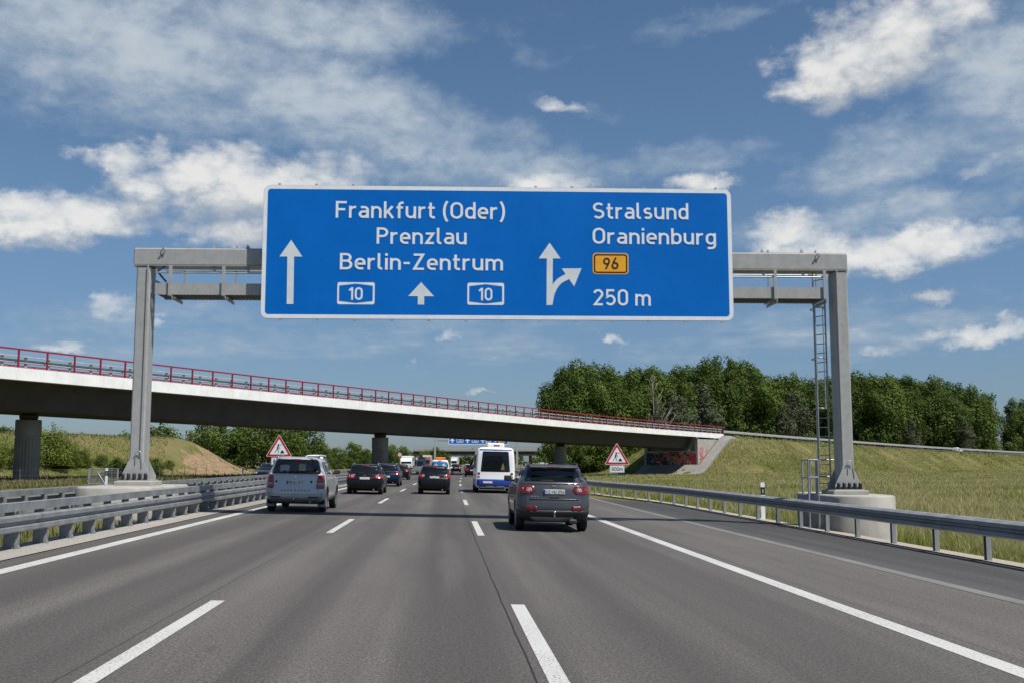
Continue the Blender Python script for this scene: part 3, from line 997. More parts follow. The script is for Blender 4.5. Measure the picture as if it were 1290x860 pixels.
# guard rail along the ramp beyond the bridge
def guard_posts(parent, pm, spots, m, maxn=100):
    """spots: (x, y, z, rz); the first maxn are parts, the rest one part of kind stuff"""
    p0 = None; rest = []
    for i, (x, y, z, a) in enumerate(spots):
        if i >= maxn: rest.append((x, y, z, a)); continue
        if p0 is None: p0 = q = pm.build('guard_post', m, parent)
        else:
            q = p0.copy(); COL.objects.link(q)
        q.location = (x, y, z); q.rotation_euler = (0, 0, a)
    if rest:
        r_ = MB()
        for x, y, z, a in rest:
            cs, sn = math.cos(a), math.sin(a)
            r_.add([(x + p[0] * cs - p[1] * sn, y + p[0] * sn + p[1] * cs, z + p[2]) for p in pm.v], pm.f)
        r_.build('distant_guard_posts', m, parent, kind='stuff')


rr = empty('ramp_guard_rail', label='galvanised guard rail along the grassy ramp embankment in front of the wood', cat='guard rail')
frr = [(x, y, z - .25, ox, oy) for x, y, z, ox, oy in [fold(s) for s in srange(S_END + .6, 470, 4)]]
MB().sweep(wbeam(-1, .06, 1.1, .35), frr).build('guard_beam', M['galv_bright'], rr)
MB().sweep([(.30, .92), (.44, .92), (.44, 1.06), (.30, 1.06)], frr).build('guard_top_rail', M['galv_bright'], rr)
guard_posts(rr, MB().box((0, 0, .3), (.08, .12, 1.5)), [(*off(s, .45)[:2], fas(s)[3] - .25, -fas(s)[2]) for s in srange(S_END + 1.5, 460, 3.0)], M['galv_dark'])
r2 = empty('ramp_guard_rail', label='second guard rail on the far side of the ramp, against the trees', cat='guard rail')
MB().sweep(wbeam(1, .06, 1.1, WB - .35), frr).build('guard_beam', M['galv'], r2)
guard_posts(r2, MB().box((0, 0, .3), (.08, .12, 1.2)), [(*off(s, WB - .25)[:2], fas(s)[3] - .25, -fas(s)[2]) for s in srange(S_END + 1.5, 460, 4.0)], M['galv_dark'])


# ------------------------------------------------------------------ guard rails of the motorway
def rframes(fx, y0, y1, st, zf):
    out = []
    y = y0
    while y <= y1:
        x = fx(y) + cl(y); x2 = fx(y + .2) + cl(y + .2)
        h = math.hypot(x2 - x, .2)
        out.append((x, y, zf(y), -.2 / h, (x2 - x) / h)); y += st if y < 90 else st * 3
    return out


gl = empty('guard_rail', label='single beam galvanised guard rail on slim posts along the right gravel verge', cat='guard rail')
f1 = rframes(lambda Y: rail_xr(Y), -10, 230, 1.5, lambda Y: -.022 * rail_xr(Y) - .01)
q = MB().sweep(wbeam(1, .05, .98), f1)
for i in range(0, len(f1) - 2, 3):
    (xa, ya, za, ox, oy), (xb, yb, zb_, _, _) = f1[i], f1[i + 1]; k = .32 / max(.3, yb - ya)
    q.sweep([(o + .006, h) for o, h in wbeam(1, .05, .98)[:10]] + [(o + .003, h) for o, h in wbeam(1, .05, .98)[9::-1]], [f1[i], (xa + (xb - xa) * k, ya + (yb - ya) * k, za, ox, oy)])
q.build('guard_beam', M['galv_dull'], gl)
tb = MB()
tb.sweep([(-.12, .73), (-.018, .73), (-.018, .80), (-.12, .81)], f1); tb.build('beam_back', M['galv_dull'], gl)
po = MB().box((-.125, 0, .30), (.012, .10, 1.0)).box((-.075, .05, .30), (.09, .008, 1.0)).box((-.075, -.05, .30), (.09, .008, 1.0))
po2 = MB(); po2.v = [(-x - .02, y, z) for x, y, z in po.v]; po2.f = po.f; po2.m = po.m; po2.sm = po.sm
sp = []
y = 4.9
while y < 226:
    sp.append((rail_xr(y) + cl(y), y, -.022 * rail_xr(y) - .05, heading(y))); y += 2.15
guard_posts(gl, po2, sp, M['galv'])

def median_rail(xc, sd, label, y0, y1, hide=False):
    g_ = empty('median_barrier', label=label, cat='guard rail')
    zf = lambda Y: .15
    f = rframes(lambda Y: xc, y0, y1, 1.33, zf)
    q = MB().sweep(wbeam(sd * -1, -.125, .95, 0), f)
    for i in range(0, len(f) - 2, 3):
        (xa, ya, za_, ox, oy), (xb, yb, zb_, _, _) = f[i], f[i + 1]; k = .32 / max(.3, yb - ya)
        w_ = wbeam(sd * -1, -.125, .95, 0)[:10]
        q.sweep([(o - sd * .006, h) for o, h in w_] + [(o - sd * .003, h) for o, h in w_[::-1]], [f[i], (xa + (xb - xa) * k, ya + (yb - ya) * k, za_, ox, oy)])
    q.build('guard_beam', M['galv'], g_)
    tr_ = MB()
    tr_.sweep([(sd * -.03, .655), (sd * .15, .655), (sd * .15, .80), (sd * -.03, .80)], f); tr_.build('guard_top_rail', M['galv'], g_)
    # post with its rounded deformation plate and foot
    pm = MB()
    s_ = sd
    pm.box((s_ * -.14, 0, .27), (.09, .055, .76))
    poly = [(.0, .36), (-.03 * 1, .30)] + [(-.02 + .16 * math.cos(R(t)) * -1, .20 + .19 * math.sin(R(t))) for t in range(60, -95, -15)] + [(.06, .02), (.08, .36)]
    pm.prism([(s_ * (-u - .10), w) for u, w in poly], 'y', -.012, .012)
    pm.prism([(s_ * .02, -.04), (s_ * .10, -.04), (s_ * .015, .20), (s_ * -.02, .20)], 'y', -.03, .05)
    pm.box((s_ * -.09, .0, .62), (.10, .09, .065))
    spots = []
    y = max(y0, 3.0)
    while y < y1 - 1:
        spots.append((xc + cl(y), y, .15, heading(y))); y += 1.33
    spots.sort(key=lambda t: abs(t[1] - 24))
    guard_posts(g_, pm, spots, M['galv_dark'])
    # splice plates on the top rail
    sp_ = MB()
    return g_


median_rail(-7.24, 1, 'double galvanised steel barrier with rounded post plates beside the left lane', -8, 330)
median_rail(-10.75, -1, 'far barrier of the median behind the concrete plinth', -8, 330)
if 0:
  og = empty('guard_rail', label='guard rail beyond the opposite carriageway at the foot of the hill', cat='guard rail')
if 0:
  f3 = rframes(lambda Y: -24.9, 30, 330, 2, lambda Y: .1)
if 0: MB().sweep(wbeam(1), f3).build('guard_beam', M['galv_dull'], og)
if 0: guard_posts(og, MB().box((-.06, 0, .30), (.08, .08, .8)), [(-24.9 + cl(y), y, .1, heading(y)) for y in srange(31, 329, 3.2)], M['galv_dark'])

# ------------------------------------------------------------------ sign gantry
GA = R(1.6)
G0 = Vector((1.65, 31.0, 0)); EX = Vector((math.cos(GA), -math.sin(GA), 0)); EY = Vector((math.sin(GA), math.cos(GA), 0))


def gp(px, py, ly=0):
    """local (lx, lz) of the gantry plane ly metres behind its front"""
    d = ray(px, py); c = Vector((0, 0, CAM_H))
    t = (G0 + EY * ly - c).dot(EY) / d.dot(EY)
    p = c + d * t - G0
    return p.dot(EX), p.z


gan = empty('sign_gantry', G0, (0, 0, -GA), 'grey steel portal gantry with catwalk and ladder spanning our carriageway', 'gantry')
xl = gp(168, 320)[0]; xr_ = gp(1068, 325)[0]
zt = (gp(168, 313)[1] + gp(1068, 319)[1]) / 2; zbm = zt - .50
bm_ = MB()
bm_.box(((xl + xr_) / 2, .31, (zt + zbm) / 2), (xr_ - xl - .02, .60, zt - zbm), bev=.025)
bm_.box(((xl + xr_) / 2, .31, zt + .008), (xr_ - xl - .06, .5, .02)).box(((xl + xr_) / 2, .31, zbm - .012), (xr_ - xl, .62, .022))
bm_.build('beam', M['gantry'], gan)
cxl = (gp(171, 400)[0] + gp(185.5, 400)[0]) / 2 - .0; cxr = (gp(1052.6, 345)[0] + gp(1066, 345)[0]) / 2
zfl, zfr = 1.00, .72            # tops of the two plinths
for cx_, zf_, sd in ((cxl, zfl, 1), (cxr, zfr, -1)):
    c_ = MB(); z0 = zf_ + .12
    c_.box((cx_, .31, (z0 + zbm - .026) / 2), (.40, .58, zbm - .026 - z0), bev=.035)
    for yy in (-.012, .632):                         # gusset flares at the foot
        c_.prism([(cx_ - .40, z0 + .03), (cx_ + .40, z0 + .03), (cx_ + .40, z0 + .14), (cx_ + .17, z0 + .62), (cx_ - .17, z0 + .62), (cx_ - .40, z0 + .14)], 'y', yy - .012, yy + .012)
    c_.box((cx_, .31, z0 + .015), (.86, .92, .03))
    # a folded ridge that catches the sun
    c_.box((cx_ + sd * .135, -.012 + .0, (z0 + zbm) / 2 + .35), (.028, .03, zbm - z0 - .75))
    po_ = c_.build('post', M['gantry'], gan)
    for i in range(5):
        for yy in (-.10, .72):
            MB().lathe([(.045, z0 + .03), (.05, z0 + .05), (.05, z0 + .19), (.035, z0 + .22), (0, z0 + .225)], (cx_ - .32 + .16 * i, yy, 0), n=10).build('bolt_cap', M['black_bolt'], po_)
    MB().path_tube([(cx_ - .02, -.03, z0 + .45)] + [(cx_ + .06 - .08 * math.cos(R(t)), -.03, z0 + .78 + .07 * math.sin(R(t))) for t in range(0, 160, 25)] + [(cx_ + .17, -.03, z0 + .35)], .012).build('cable_loop', M['galv'], po_)
    MB().box((cx_, .31, zf_ + .055), (1.05, 1.1, .13), bev=.02).build('mortar_bed', M['conc'], gan)
# lifting eyes on the beam
for px, ang in ((207, .5), (1030, .3)):
    lx, _ = gp(px, 320)
    MB().path_tube([(lx - .09, -.012, zt - .22), (lx - .10, -.05, zt - .14), (lx - .02, -.06, zt - .02), (lx + .05, -.06, zt - .01), (lx + .03, -.05, zt - .1), (lx - .03, -.012, zt - .2)], .016).build('lifting_eye', M['galv'], gan)
for px in (267, 310, 1010, 960):
    lx, _ = gp(px, 320)
    MB().prism([(lx - .03, zt + .02), (lx + .10, zt + .02), (lx + .02, zt + .15)], 'y', .1, .13).prism([(lx - .08, zbm - .03), (lx + .09, zbm - .03), (lx + .09, zbm - .2)], 'y', .1, .13).build('bracket', M['gantry'], gan)
# catwalk
zk0 = gp(250, 371.5)[1]; zk1 = gp(250, 357)[1]
wx0, wx1 = gp(195, 365)[0], gp(1041, 365)[0]
cw = empty('catwalk'); cw.parent = gan
MB().box(((wx0 + wx1) / 2, .02, (zk0 + zk1) / 2), (wx1 - wx0, .03, zk1 - zk0)).build('toe_board', M['gantry'], cw)
MB().box(((wx0 + wx1) / 2, 1.03, (zk0 + zk1) / 2), (wx1 - wx0, .03, zk1 - zk0)).build('toe_board', M['gantry'], cw)
gt = MB()
nb = int((wx1 - wx0) / .11)
for i in range(nb): gt.box((wx0 + .05 + i * (wx1 - wx0 - .1) / (nb - 1), .525, zk0 + .04), (.045, .96, .035))
for yy in (.06, .3, .525, .75, .99): gt.box(((wx0 + wx1) / 2, yy, zk0 + .075), (wx1 - wx0, .03, .03))
gt.build('grating', M['gantry_dark'], cw, kind='stuff')
hl = MB(); zh = gp(250, 344)[1]
hl.tube((wx0, .0, zh), (wx1, .0, zh), .022); hl.build('handrail', M['galv'], cw)
MB().tube((wx0, 1.05, zk1 + .55), (wx1, 1.05, zk1 + .55), .02).build('handrail', M['galv'], cw)
MB().tube((wx0, 1.05, zk1 + 1.05), (wx1, 1.05, zk1 + 1.05), .02).build('handrail', M['galv'], cw)
for px in (215, 282, 349, 416, 483, 550, 617, 684, 751, 818, 885, 976, 1038):
    lx = gp(px, 350)[0]
    h = MB()
    h.box((lx, -.035, (zk0 - .06 + zbm) / 2), (.09, .05, zbm - .028 - zk0 + .06)).box((lx + .12, 1.07, (zk0 + zk1 + 1.1) / 2 + .2), (.05, .05, 1.5))
    h.prism([(-.07, zk0 - .03), (1.12, zk0 - .03), (1.12, zk0 + .02), (-.07, zk0 + .02)], 'x', lx - .03, lx + .03)
    h.prism([(.0, zk0 - .13), (1.15, zk0 - .13), (1.15, zk0 - .032), (.0, zk0 - .032)], 'x', lx + .05, lx + .07)
    h.build('hanger', M['gantry'], cw)
e = MB().path_tube([(wx0 + .25, .05, zbm - .03), (wx0 + .05, .05, zk1 + .35), (wx0 + .05, .3, zk1 + .3), (wx0 + .3, .05, zk1 + .05)], .03)
e.box((wx0 + .02, .5, zh - .25), (.05, 1.0, .04)); e.build('end_gate', M['gantry_dark'], cw)
# ladder with safety hoops at the right-hand post
ld = empty('ladder'); ld.parent = gan
lxa, lxb = cxr - .30, cxr - .64
MB().box((lxa - .01, .62, (zfr + zk1 + 1.2) / 2), (.035, .05, zk1 + 1.1 - zfr)).build('stile', M['galv'], ld)
MB().box((lxb + .10, .98, (zfr + zk1 + 1.2) / 2), (.035, .05, zk1 + 1.1 - zfr)).build('stile', M['galv'], ld)
rg_ = MB()
z = zfr + .3
while z < zk1 + 1:
    MB().tube((lxa, .62, z), (lxb + .1, .98, z), .016, n=6).build('rung', M['galv'], ld); z += .28
hp = MB()
for z in (zk0 - .25, zk0 - 1.75, zk0 - 3.25):
    hp.path_tube([(lxa, .6, z), (lxa - .25, .12, z), (lxb - .12, .2, z + .02), (lxb - .1, .7, z), (lxb + .1, .98, z)], .02, 6)
hp.tube((lxa - .25, .12, zk0 - .25), (lxa - .25, .12, zk0 - 3.25), .018); hp.tube((lxb - .12, .2, zk0 - .23), (lxb - .12, .2, zk0 - 4.9), .022)
hp.build('safety_hoop', M['galv'], ld)

# plinths
def stadium(cx_, cy_, a, L, n=20):
    return [(cx_ + a * math.cos(R(t)), cy_ + L + a * math.sin(R(t))) for t in np.linspace(0, 180, n)] + \
           [(cx_ + a * math.cos(R(t)), cy_ - L + a * math.sin(R(t))) for t in np.linspace(180, 360, n)]


def plinth(name, cx_, cy_, a, L, z0, z1, label):
    m_ = MB()
    rows = [(a, z0), (a, z1 - .05), (a - .035, z1 - .012), (a - .07, z1)]
    n = 40; vs = []
    for r, z in rows: vs += [(x, y, z) for x, y in stadium(0, 0, r, L)]
    m_.add(vs, [(k * n + i, k * n + (i + 1) % n, (k + 1) * n + (i + 1) % n, (k + 1) * n + i) for k in range(len(rows) - 1) for i in range(n)], 0, False)
    m_.add([(x, y, z1) for x, y in stadium(0, 0, a - .07, L)], [tuple(range(n))])
    o = m_.build(name, M['conc'], label=label, cat='foundation'); o.location = (cx_, cy_, 0)
    for p in o.data.polygons: p.use_smooth = abs(p.normal.z) < .9
    return o


pl = G0 + EX * cxl + EY * .3; pr_ = G0 + EX * cxr + EY * .3
plinth('concrete_foundation', pl.x + .02, pl.y - .1, 1.12, 1.7, -.1, zfl, 'pale concrete plinth in the median under the left gantry post')
plinth('concrete_foundation', pr_.x + .13, pr_.y + .45, .92, 1.35, -1.3, zfr, 'round-ended pale concrete block under the gantry post on the grass')
# guard cages on the right-hand plinth
for nm, pts in (('left', [(gp(1009, 600)[0], -.7), (gp(1023, 600)[0], -.55)]), ('right', [(gp(1042, 600)[0], 1.0), (gp(1082, 600)[0], .95)])):
    c_ = MB()
    (xa, ya), (xb, yb) = pts
    lo = -.6 if nm == 'left' else zfr
    for (x, y) in ((xa, ya), (xb, yb)): c_.tube((x, y, lo), (x, y, zfr + 1.02), .03)
    c_.tube((xa, ya + .55, zfr), (xa, ya + .55, zfr + 1.02), .03)
    for h in (1.0, .5): c_.tube((xa, ya, zfr + h), (xb, yb, zfr + h), .026); c_.tube((xa, ya, zfr + h), (xa, ya + .55, zfr + h), .026)
    c_.build('foot_railing', M['galv'], gan)

# the big direction sign
sg = empty('direction_sign', G0 + EY * -.42, (0, 0, -GA), 'large blue direction sign with city names and white arrows on the gantry', 'sign')
SLY = -.42
TL, TR, BL, BR = gp(331.5, 234, SLY), gp(920, 238, SLY), gp(329, 402.5, SLY), gp(925, 403, SLY)
sx0, sx1 = (TL[0] + BL[0]) / 2, (TR[0] + BR[0]) / 2
sz0, sz1 = (BL[1] + BR[1]) / 2, (TL[1] + TR[1]) / 2


def sgn(px, py):
    """pixel of the photograph's sign face -> local position on the panel"""
    v = (py - 403) / -167.0
    xa, xb = 329.5 + 2 * v, 925 - 4.5 * v
    u = (px - xa) / (xb - xa)
    ya, yb = 402.8 - 168.3 * v, 403.3 - 165.0 * v     # the frame's own slant
    v2 = ((402.8 + .5 * u) - py) / (168.3 - 3.3 * u)
    return sx0 + u * (sx1 - sx0), sz0 + v2 * (sz1 - sz0)


MB().prism(rrect(sx0, sx1, sz0, sz1, .20), 'y', .0, .07).build('panel', M['alu'], sg)
PW = lambda x, z, l=0: (x, -.004 - l, z)
w_ = MB(); ring_shape(w_, rrect(sx0 + .005, sx1 - .005, sz0 + .005, sz1 - .005, .195), rrect(sx0 + .12, sx1 - .12, sz0 + .12, sz1 - .12, .10), PW, .0); w_.build('border', M['white_sign'], sg)
b_ = MB(); shape(b_, rrect(sx0 + .118, sx1 - .118, sz0 + .118, sz1 - .118, .10), PW, -.002); b_.build('blue_face', M['blue_sign'], sg)


def sign_text(s, px0, px1, pyb, pyt, m='white_sign', parent=sg, place=None, wgt=.94):
    (x0, z0), (x1, _) = sgn(px0, pyb), sgn(px1, pyb)
    z1 = sgn((px0 + px1) / 2, pyt)[1]; z0 = sgn((px0 + px1) / 2, pyb)[1]
    t_ = MB(); text(t_, s, x0, x1, z0, z1, place or (lambda x, z, l=0: (x, -.009 - l, z)), wgt=wgt)
    return t_.build('lettering', M[m], parent, fix=False)


for a_ in (('Frankfurt (Oder)', 421, 633.5, 276.8, 255.6), ('Prenzlau', 472.5, 585.5, 309.3, 288.6), ('Berlin-Zentrum', 427, 631.5, 341.8, 321.2),
           ('Stralsund', 744.5, 866.5, 276.5, 255.9), ('Oranienburg', 744.5, 902, 308.2, 288.0), ('250 m', 745.5, 819, 385.2, 364.8)):
    sign_text(*a_)


def sign_poly(name, pts, m, lift=.004, parent=sg):
    q = MB(); shape(q, [sgn(*p) for p in pts], PW, lift)
    return q.build(name, M[m], parent, fix=False)


sign_poly('arrow', [(361.8, 385), (370.2, 385), (370.2, 325.6), (380.5, 325.7), (366.3, 304.6), (352, 325.7), (361.8, 325.6)][::-1], 'arrow_sign')
sign_poly('arrow', [(524.9, 385), (532.9, 385), (532.9, 374.6), (545.2, 374.6), (528.8, 357), (512.8, 374.6), (524.9, 374.6)][::-1], 'arrow_sign')
ar = MB()
shape(ar, [sgn(*p) for p in [(686.6, 385), (694.2, 385), (694.2, 326.6), (704.2, 326.7), (690, 306.8), (676.4, 326.7), (686.6, 326.6)][::-1]], PW, .004)
shape(ar, [sgn(*p) for p in [(705.5, 339.2), (730.6, 338.8), (721.4, 361.6)]], PW, .005)
cv = [(690.4, 384)] + [(715.5 - 24.5 * math.cos(R(t)), 384 - 34 * math.sin(R(t))) for t in (8, 18, 28, 38, 48, 58, 68, 76)] + [(716.5, 347)]
pw_ = abs(sgn(7.6, 380)[0] - sgn(0, 380)[0])
stroke(ar, [sgn(*p) for p in cv], pw_, PW, .006)
ar.build('arrow', M['arrow_sign'], sg, fix=False)
for xa, xb in ((424.3, 471), (587, 633)):
    q = MB(); (x0, z0), (x1, z1) = sgn(xa, 385), sgn(xb, 357.5)
    out = rrect(x0, x1, z0, z1, .06); xm = (x0 + x1) / 2; zm = (z0 + z1) / 2
    shape(q, out, PW, .003)
    rb = q.build('route_badge', M['white_sign'], sg, fix=False)
    e_ = .055
    q = MB(); shape(q, [(x0 + e_, z0 + .10), (xm, z0 + e_ * .75), (x1 - e_, z0 + .10), (x1 - e_, z1 - .10), (xm, z1 - e_ * .75), (x0 + e_, z1 - .10)], PW, .006)
    q.build('badge_field', M['blue_sign'], rb, fix=False)
    q = MB(); text(q, '10', x0 + (x1 - x0) * .31, x0 + (x1 - x0) * .68, z0 + .13, z1 - .15, lambda x, z, l=0: (x, -.013 - l, z)); q.build('numeral', M['white_sign'], rb, fix=False)
(x0, z0), (x1, z1) = sgn(745, 346), sgn(790, 319.5)
q = MB(); shape(q, rrect(x0, x1, z0, z1, .10), PW, .003); rb = q.build('route_badge', M['yellow_sign'], sg, fix=False)
q = MB(); ring_shape(q, rrect(x0 + .035, x1 - .035, z0 + .035, z1 - .035, .08), rrect(x0 + .075, x1 - .075, z0 + .075, z1 - .075, .055), PW, .006); q.build('badge_border', M['black_sign'], rb, fix=False)
q = MB(); text(q, '96', x0 + (x1 - x0) * .29, x0 + (x1 - x0) * .72, z0 + .15, z1 - .14, lambda x, z, l=0: (x, -.012 - l, z)); q.build('numeral', M['black_sign'], rb, fix=False)
for i in range(13):
    x = sx0 + .45 + i * (sx1 - sx0 - .9) / 12
    MB().box((x, .03, sz1 + .025), (.07, .06, .05)).build('clamp', M['alu'], sg); MB().box((x + .1, .03, sz0 - .022), (.09, .06, .045)).build('clamp', M['alu'], sg)
mr = MB()
for i in range(9):
    x = sx0 + .8 + i * (sx1 - sx0 - 1.6) / 8
    mr.box((x, .13, (sz0 + sz1) / 2), (.08, .12, sz1 - sz0 - .3)); mr.box((x, .33, zt - .25), (.07, .28, .10))
mr.build('mounting_rails', M['galv_dull'], sg)


# ------------------------------------------------------------------ roadworks signs
def digger_sign(px, py_top, py_bot, Y, label, plate=None, name='warning_sign'):
    a = at(px, py_top, Y); b = at(px, py_bot, Y); h = a.z - b.z; zb_ = b.z
    g0 = gz1(a.x, Y)
    r = empty(name, (a.x, Y, g0), (0, 0, 0), label, 'road sign')
    zb_ -= g0
    W = h * 1.15 / 2
    def tri(k, dz=0):
        c = h / 3; return [(p[0] * k, zb_ + c + (p[1] - c) * k) for p in rounded]
    rounded = []
    for (cx_, cz_, a0) in ((W - .06, .045, -90), (0, h - .085, 30), (-(W - .06), .045, 150)):
        rounded += arc(cx_, cz_, .045, .045, a0, a0 + 120, 5)
    P = lambda x, z, l=0: (x, -.016 - l, z)
    MB().prism(tri(1), 'y', -.014, .014).build('back_plate', M['alu'], r)
    q = MB(); ring_shape(q, tri(.995), tri(.955), P, 0); q.build('white_edge', M['white_sign'], r, fix=False)
    q = MB(); ring_shape(q, tri(.957), tri(.70), P, .001); q.build('red_border', M['red_sign'], r, fix=False)
    q = MB(); shape(q, tri(.702), P, .0); q.build('white_field', M['white_sign'], r, fix=False)
    k = h / 1.09
    q = MB(); S_ = lambda x, z, l=0: (x * k, -.019 - l, zb_ + z * k)
    def blob(cx_, cz_, rr_): shape(q, arc(cx_, cz_, rr_, rr_, 0, 345, 12), S_, .0003)
    blob(-.035, .575, .045)
    for i, (pts, w) in enumerate((([(-.05, .52), (-.085, .37)], .05), ([(-.085, .38), (-.03, .27), (-.035, .17)], .027), ([(-.09, .38), (-.15, .27), (-.20, .17)], .027),
                                  ([(-.045, .50), (.02, .42), (.045, .40)], .022), ([(-.05, .50), (-.10, .43), (.0, .37)], .020), ([(-.10, .46), (.16, .62)], .012))):
        stroke(q, pts, w, S_, .0006 * i)
    shape(q, [(.06, .17), (.27, .17), (.20, .29), (.15, .31), (.10, .25)], S_, .0045)
    q.build('digger_symbol', M['black_sign'], r, fix=False)
    if plate:
        pw, ph = h * .68, h * .34; z1 = zb_ - .04
        MB().prism(rrect(-pw / 2, pw / 2, z1 - ph, z1, .03), 'y', -.014, .014).build('plate', M['white_sign'], r)
        q = MB(); ring_shape(q, rrect(-pw / 2 + .015, pw / 2 - .015, z1 - ph + .015, z1 - .015, .02), rrect(-pw / 2 + .03, pw / 2 - .03, z1 - ph + .03, z1 - .03, .015), P, 0); q.build('plate_border', M['black_sign'], r, fix=False)
        q = MB(); text(q, plate, -pw * .38, pw * .38, z1 - ph * .76, z1 - ph * .24, lambda x, z, l=0: (x, -.018 - l, z)); q.build('lettering', M['black_sign'], r, fix=False)
    MB().tube((0, .05, -.2), (0, .05, zb_ + h * .8), .036).build('pole', M['galv'], r)
    MB().box((0, .02, zb_ + h * .25), (.3, .03, .04)).box((0, .02, zb_ + h * .6), (.12, .03, .04)).build('clamp', M['galv_dull'], r)
    return r


digger_sign(352, 546.5, 574.5, 55.5, 'triangular roadworks warning sign in the median behind the silver estate', '800m')
digger_sign(777, 557, 584.5, 60.5, 'triangular roadworks warning sign with 800m plate on the right verge', '800m')


def round_sign(px, py, Y, dia, label, pole_to=None):
    c = at(px, py, Y); g0 = gz1(c.x, Y)
    r = empty('speed_sign', (c.x, Y, g0), (0, 0, 0), label, 'road sign')
    z = c.z - g0
    MB().prism([(x, z + y) for x, y in arc(0, 0, dia / 2, dia / 2, 0, 350, 30)], 'y', -.015, .015).build('disc', M['alu'], r)
    P = lambda x, zz, l=0: (x, -.017 - l, z + zz)
    q = MB(); ring_shape(q, arc(0, 0, dia * .495, dia * .495, 0, 350, 30), arc(0, 0, dia * .37, dia * .37, 0, 350, 30), P); q.build('red_border', M['red_sign'], r, fix=False)
    q = MB(); shape(q, arc(0, 0, dia * .372, dia * .372, 0, 350, 30), P, -.001); q.build('white_field', M['white_sign'], r, fix=False)
    q = MB(); text(q, '80', -dia * .22, dia * .22, -dia * .15, dia * .15, lambda x, zz, l=0: (x, -.02 - l, z + zz)); q.build('numeral', M['black_sign'], r, fix=False)
    MB().tube((0, .05, -.2), (0, .05, z + dia * .4), .035).build('pole', M['galv'], r)


round_sign(503.5, 572, 172, .72, 'round speed limit sign with red rim in the median right of the middle pier')
round_sign(656, 574.5, 185, .74, 'round speed limit sign with red rim beside the bus, on the right verge')
round_sign(525, 577, 260, .72, 'small round speed limit sign farther along the median by the blue lorry')


# delineators
def delineator(x, Y, label, h=1.0):
    g0 = gz1(x, Y)
    r = empty('delineator_post', (x, Y, g0), (0, 0, 0), label, 'marker post')
    b_ = MB().prism([(-.07, -.04), (.07, -.04), (.0, .07)], 'z', -.3, h * .72); b_.build('post_body', M['white_sign'], r)
    b_ = MB().prism([(-.073, -.043), (.073, -.043), (.0, .073)], 'z', h * .72, h * .93); b_.build('black_band', M['black_sign'], r)
    b_ = MB().prism([(-.07, -.04), (.07, -.04), (.0, .07)], 'z', h * .93, h * 1.06); b_.build('cap', M['white_sign'], r)
    MB().box((0, -.046, h * .82), (.05, .008, .13)).build('reflector', M['alu'], r)


c = at(961, 640, 35.8); delineator(c.x, 35.8, 'white marker post with black band behind the right guard rail', 1.2)
c = at(134.5, 600, 62); delineator(c.x, 62, 'white marker post with black band at the wire mesh guard beyond the left carriageway', 1.25)
c = at(306, 592, 118); delineator(c.x, 118, 'small white marker post at the foot of the sandy bank', 1.1)
c = at(885, 618, 56); delineator(c.x, 56, 'white marker post in the grass right of the roadworks sign', .8)

# mesh guard on the left verge
c = at(130, 604, 63)
mg = empty('mesh_guard', (c.x, 63, gz1(c.x, 63)), (0, 0, 0), 'low galvanised wire mesh guard on the left verge beside the gantry post', 'fence')
w = 34 * 63 / FPX
fm = MB()
for x in (-w / 2, w / 2): fm.box((x, 0, .55), (.09, .06, 1.5))
fm.tube((-w / 2, 0, 1.28), (w / 2, 0, 1.28), .02); fm.tube((-w / 2, 0, .45), (w / 2, 0, .45), .02)
fm.tube((-w * .22, .02, 1.1), (w * .1, .02, .3), .05)
fm.build('frame', M['galv'], mg)
ms = MB()
for i in range(24): ms.tube((-w / 2 + w * i / 23, 0, .3), (-w / 2 + w * i / 23, 0, 1.27), .007, n=4)
for i in range(7): ms.tube((-w / 2, 0, .4 + i * .13), (w / 2, 0, .4 + i * .13), .007, n=4)
ms.build('mesh', M['galv_dull'], mg, kind='stuff')
# wire fence at the foot of the hill
fn = empty('wire_fence', label='thin wire fence with grey posts at the foot of the left hill', cat='fence')
ys = srange(60, 118, 4.5)
for i, y in enumerate(ys):
    x = -26.6 + cl(y)
    MB().tube((x, y, gz1(x, y) - .2), (x, y, gz1(x, y) + 1.15), .025, n=6).build('fence_post', M['bark'], fn)
wr = MB()
for h in (.4, .75, 1.1): wr.path_tube([(-26.6 + cl(y), y, gz1(-26.6 + cl(y), y) + h) for y in ys], .003, 4)
wr.build('wires', M['galv_dull'], fn)

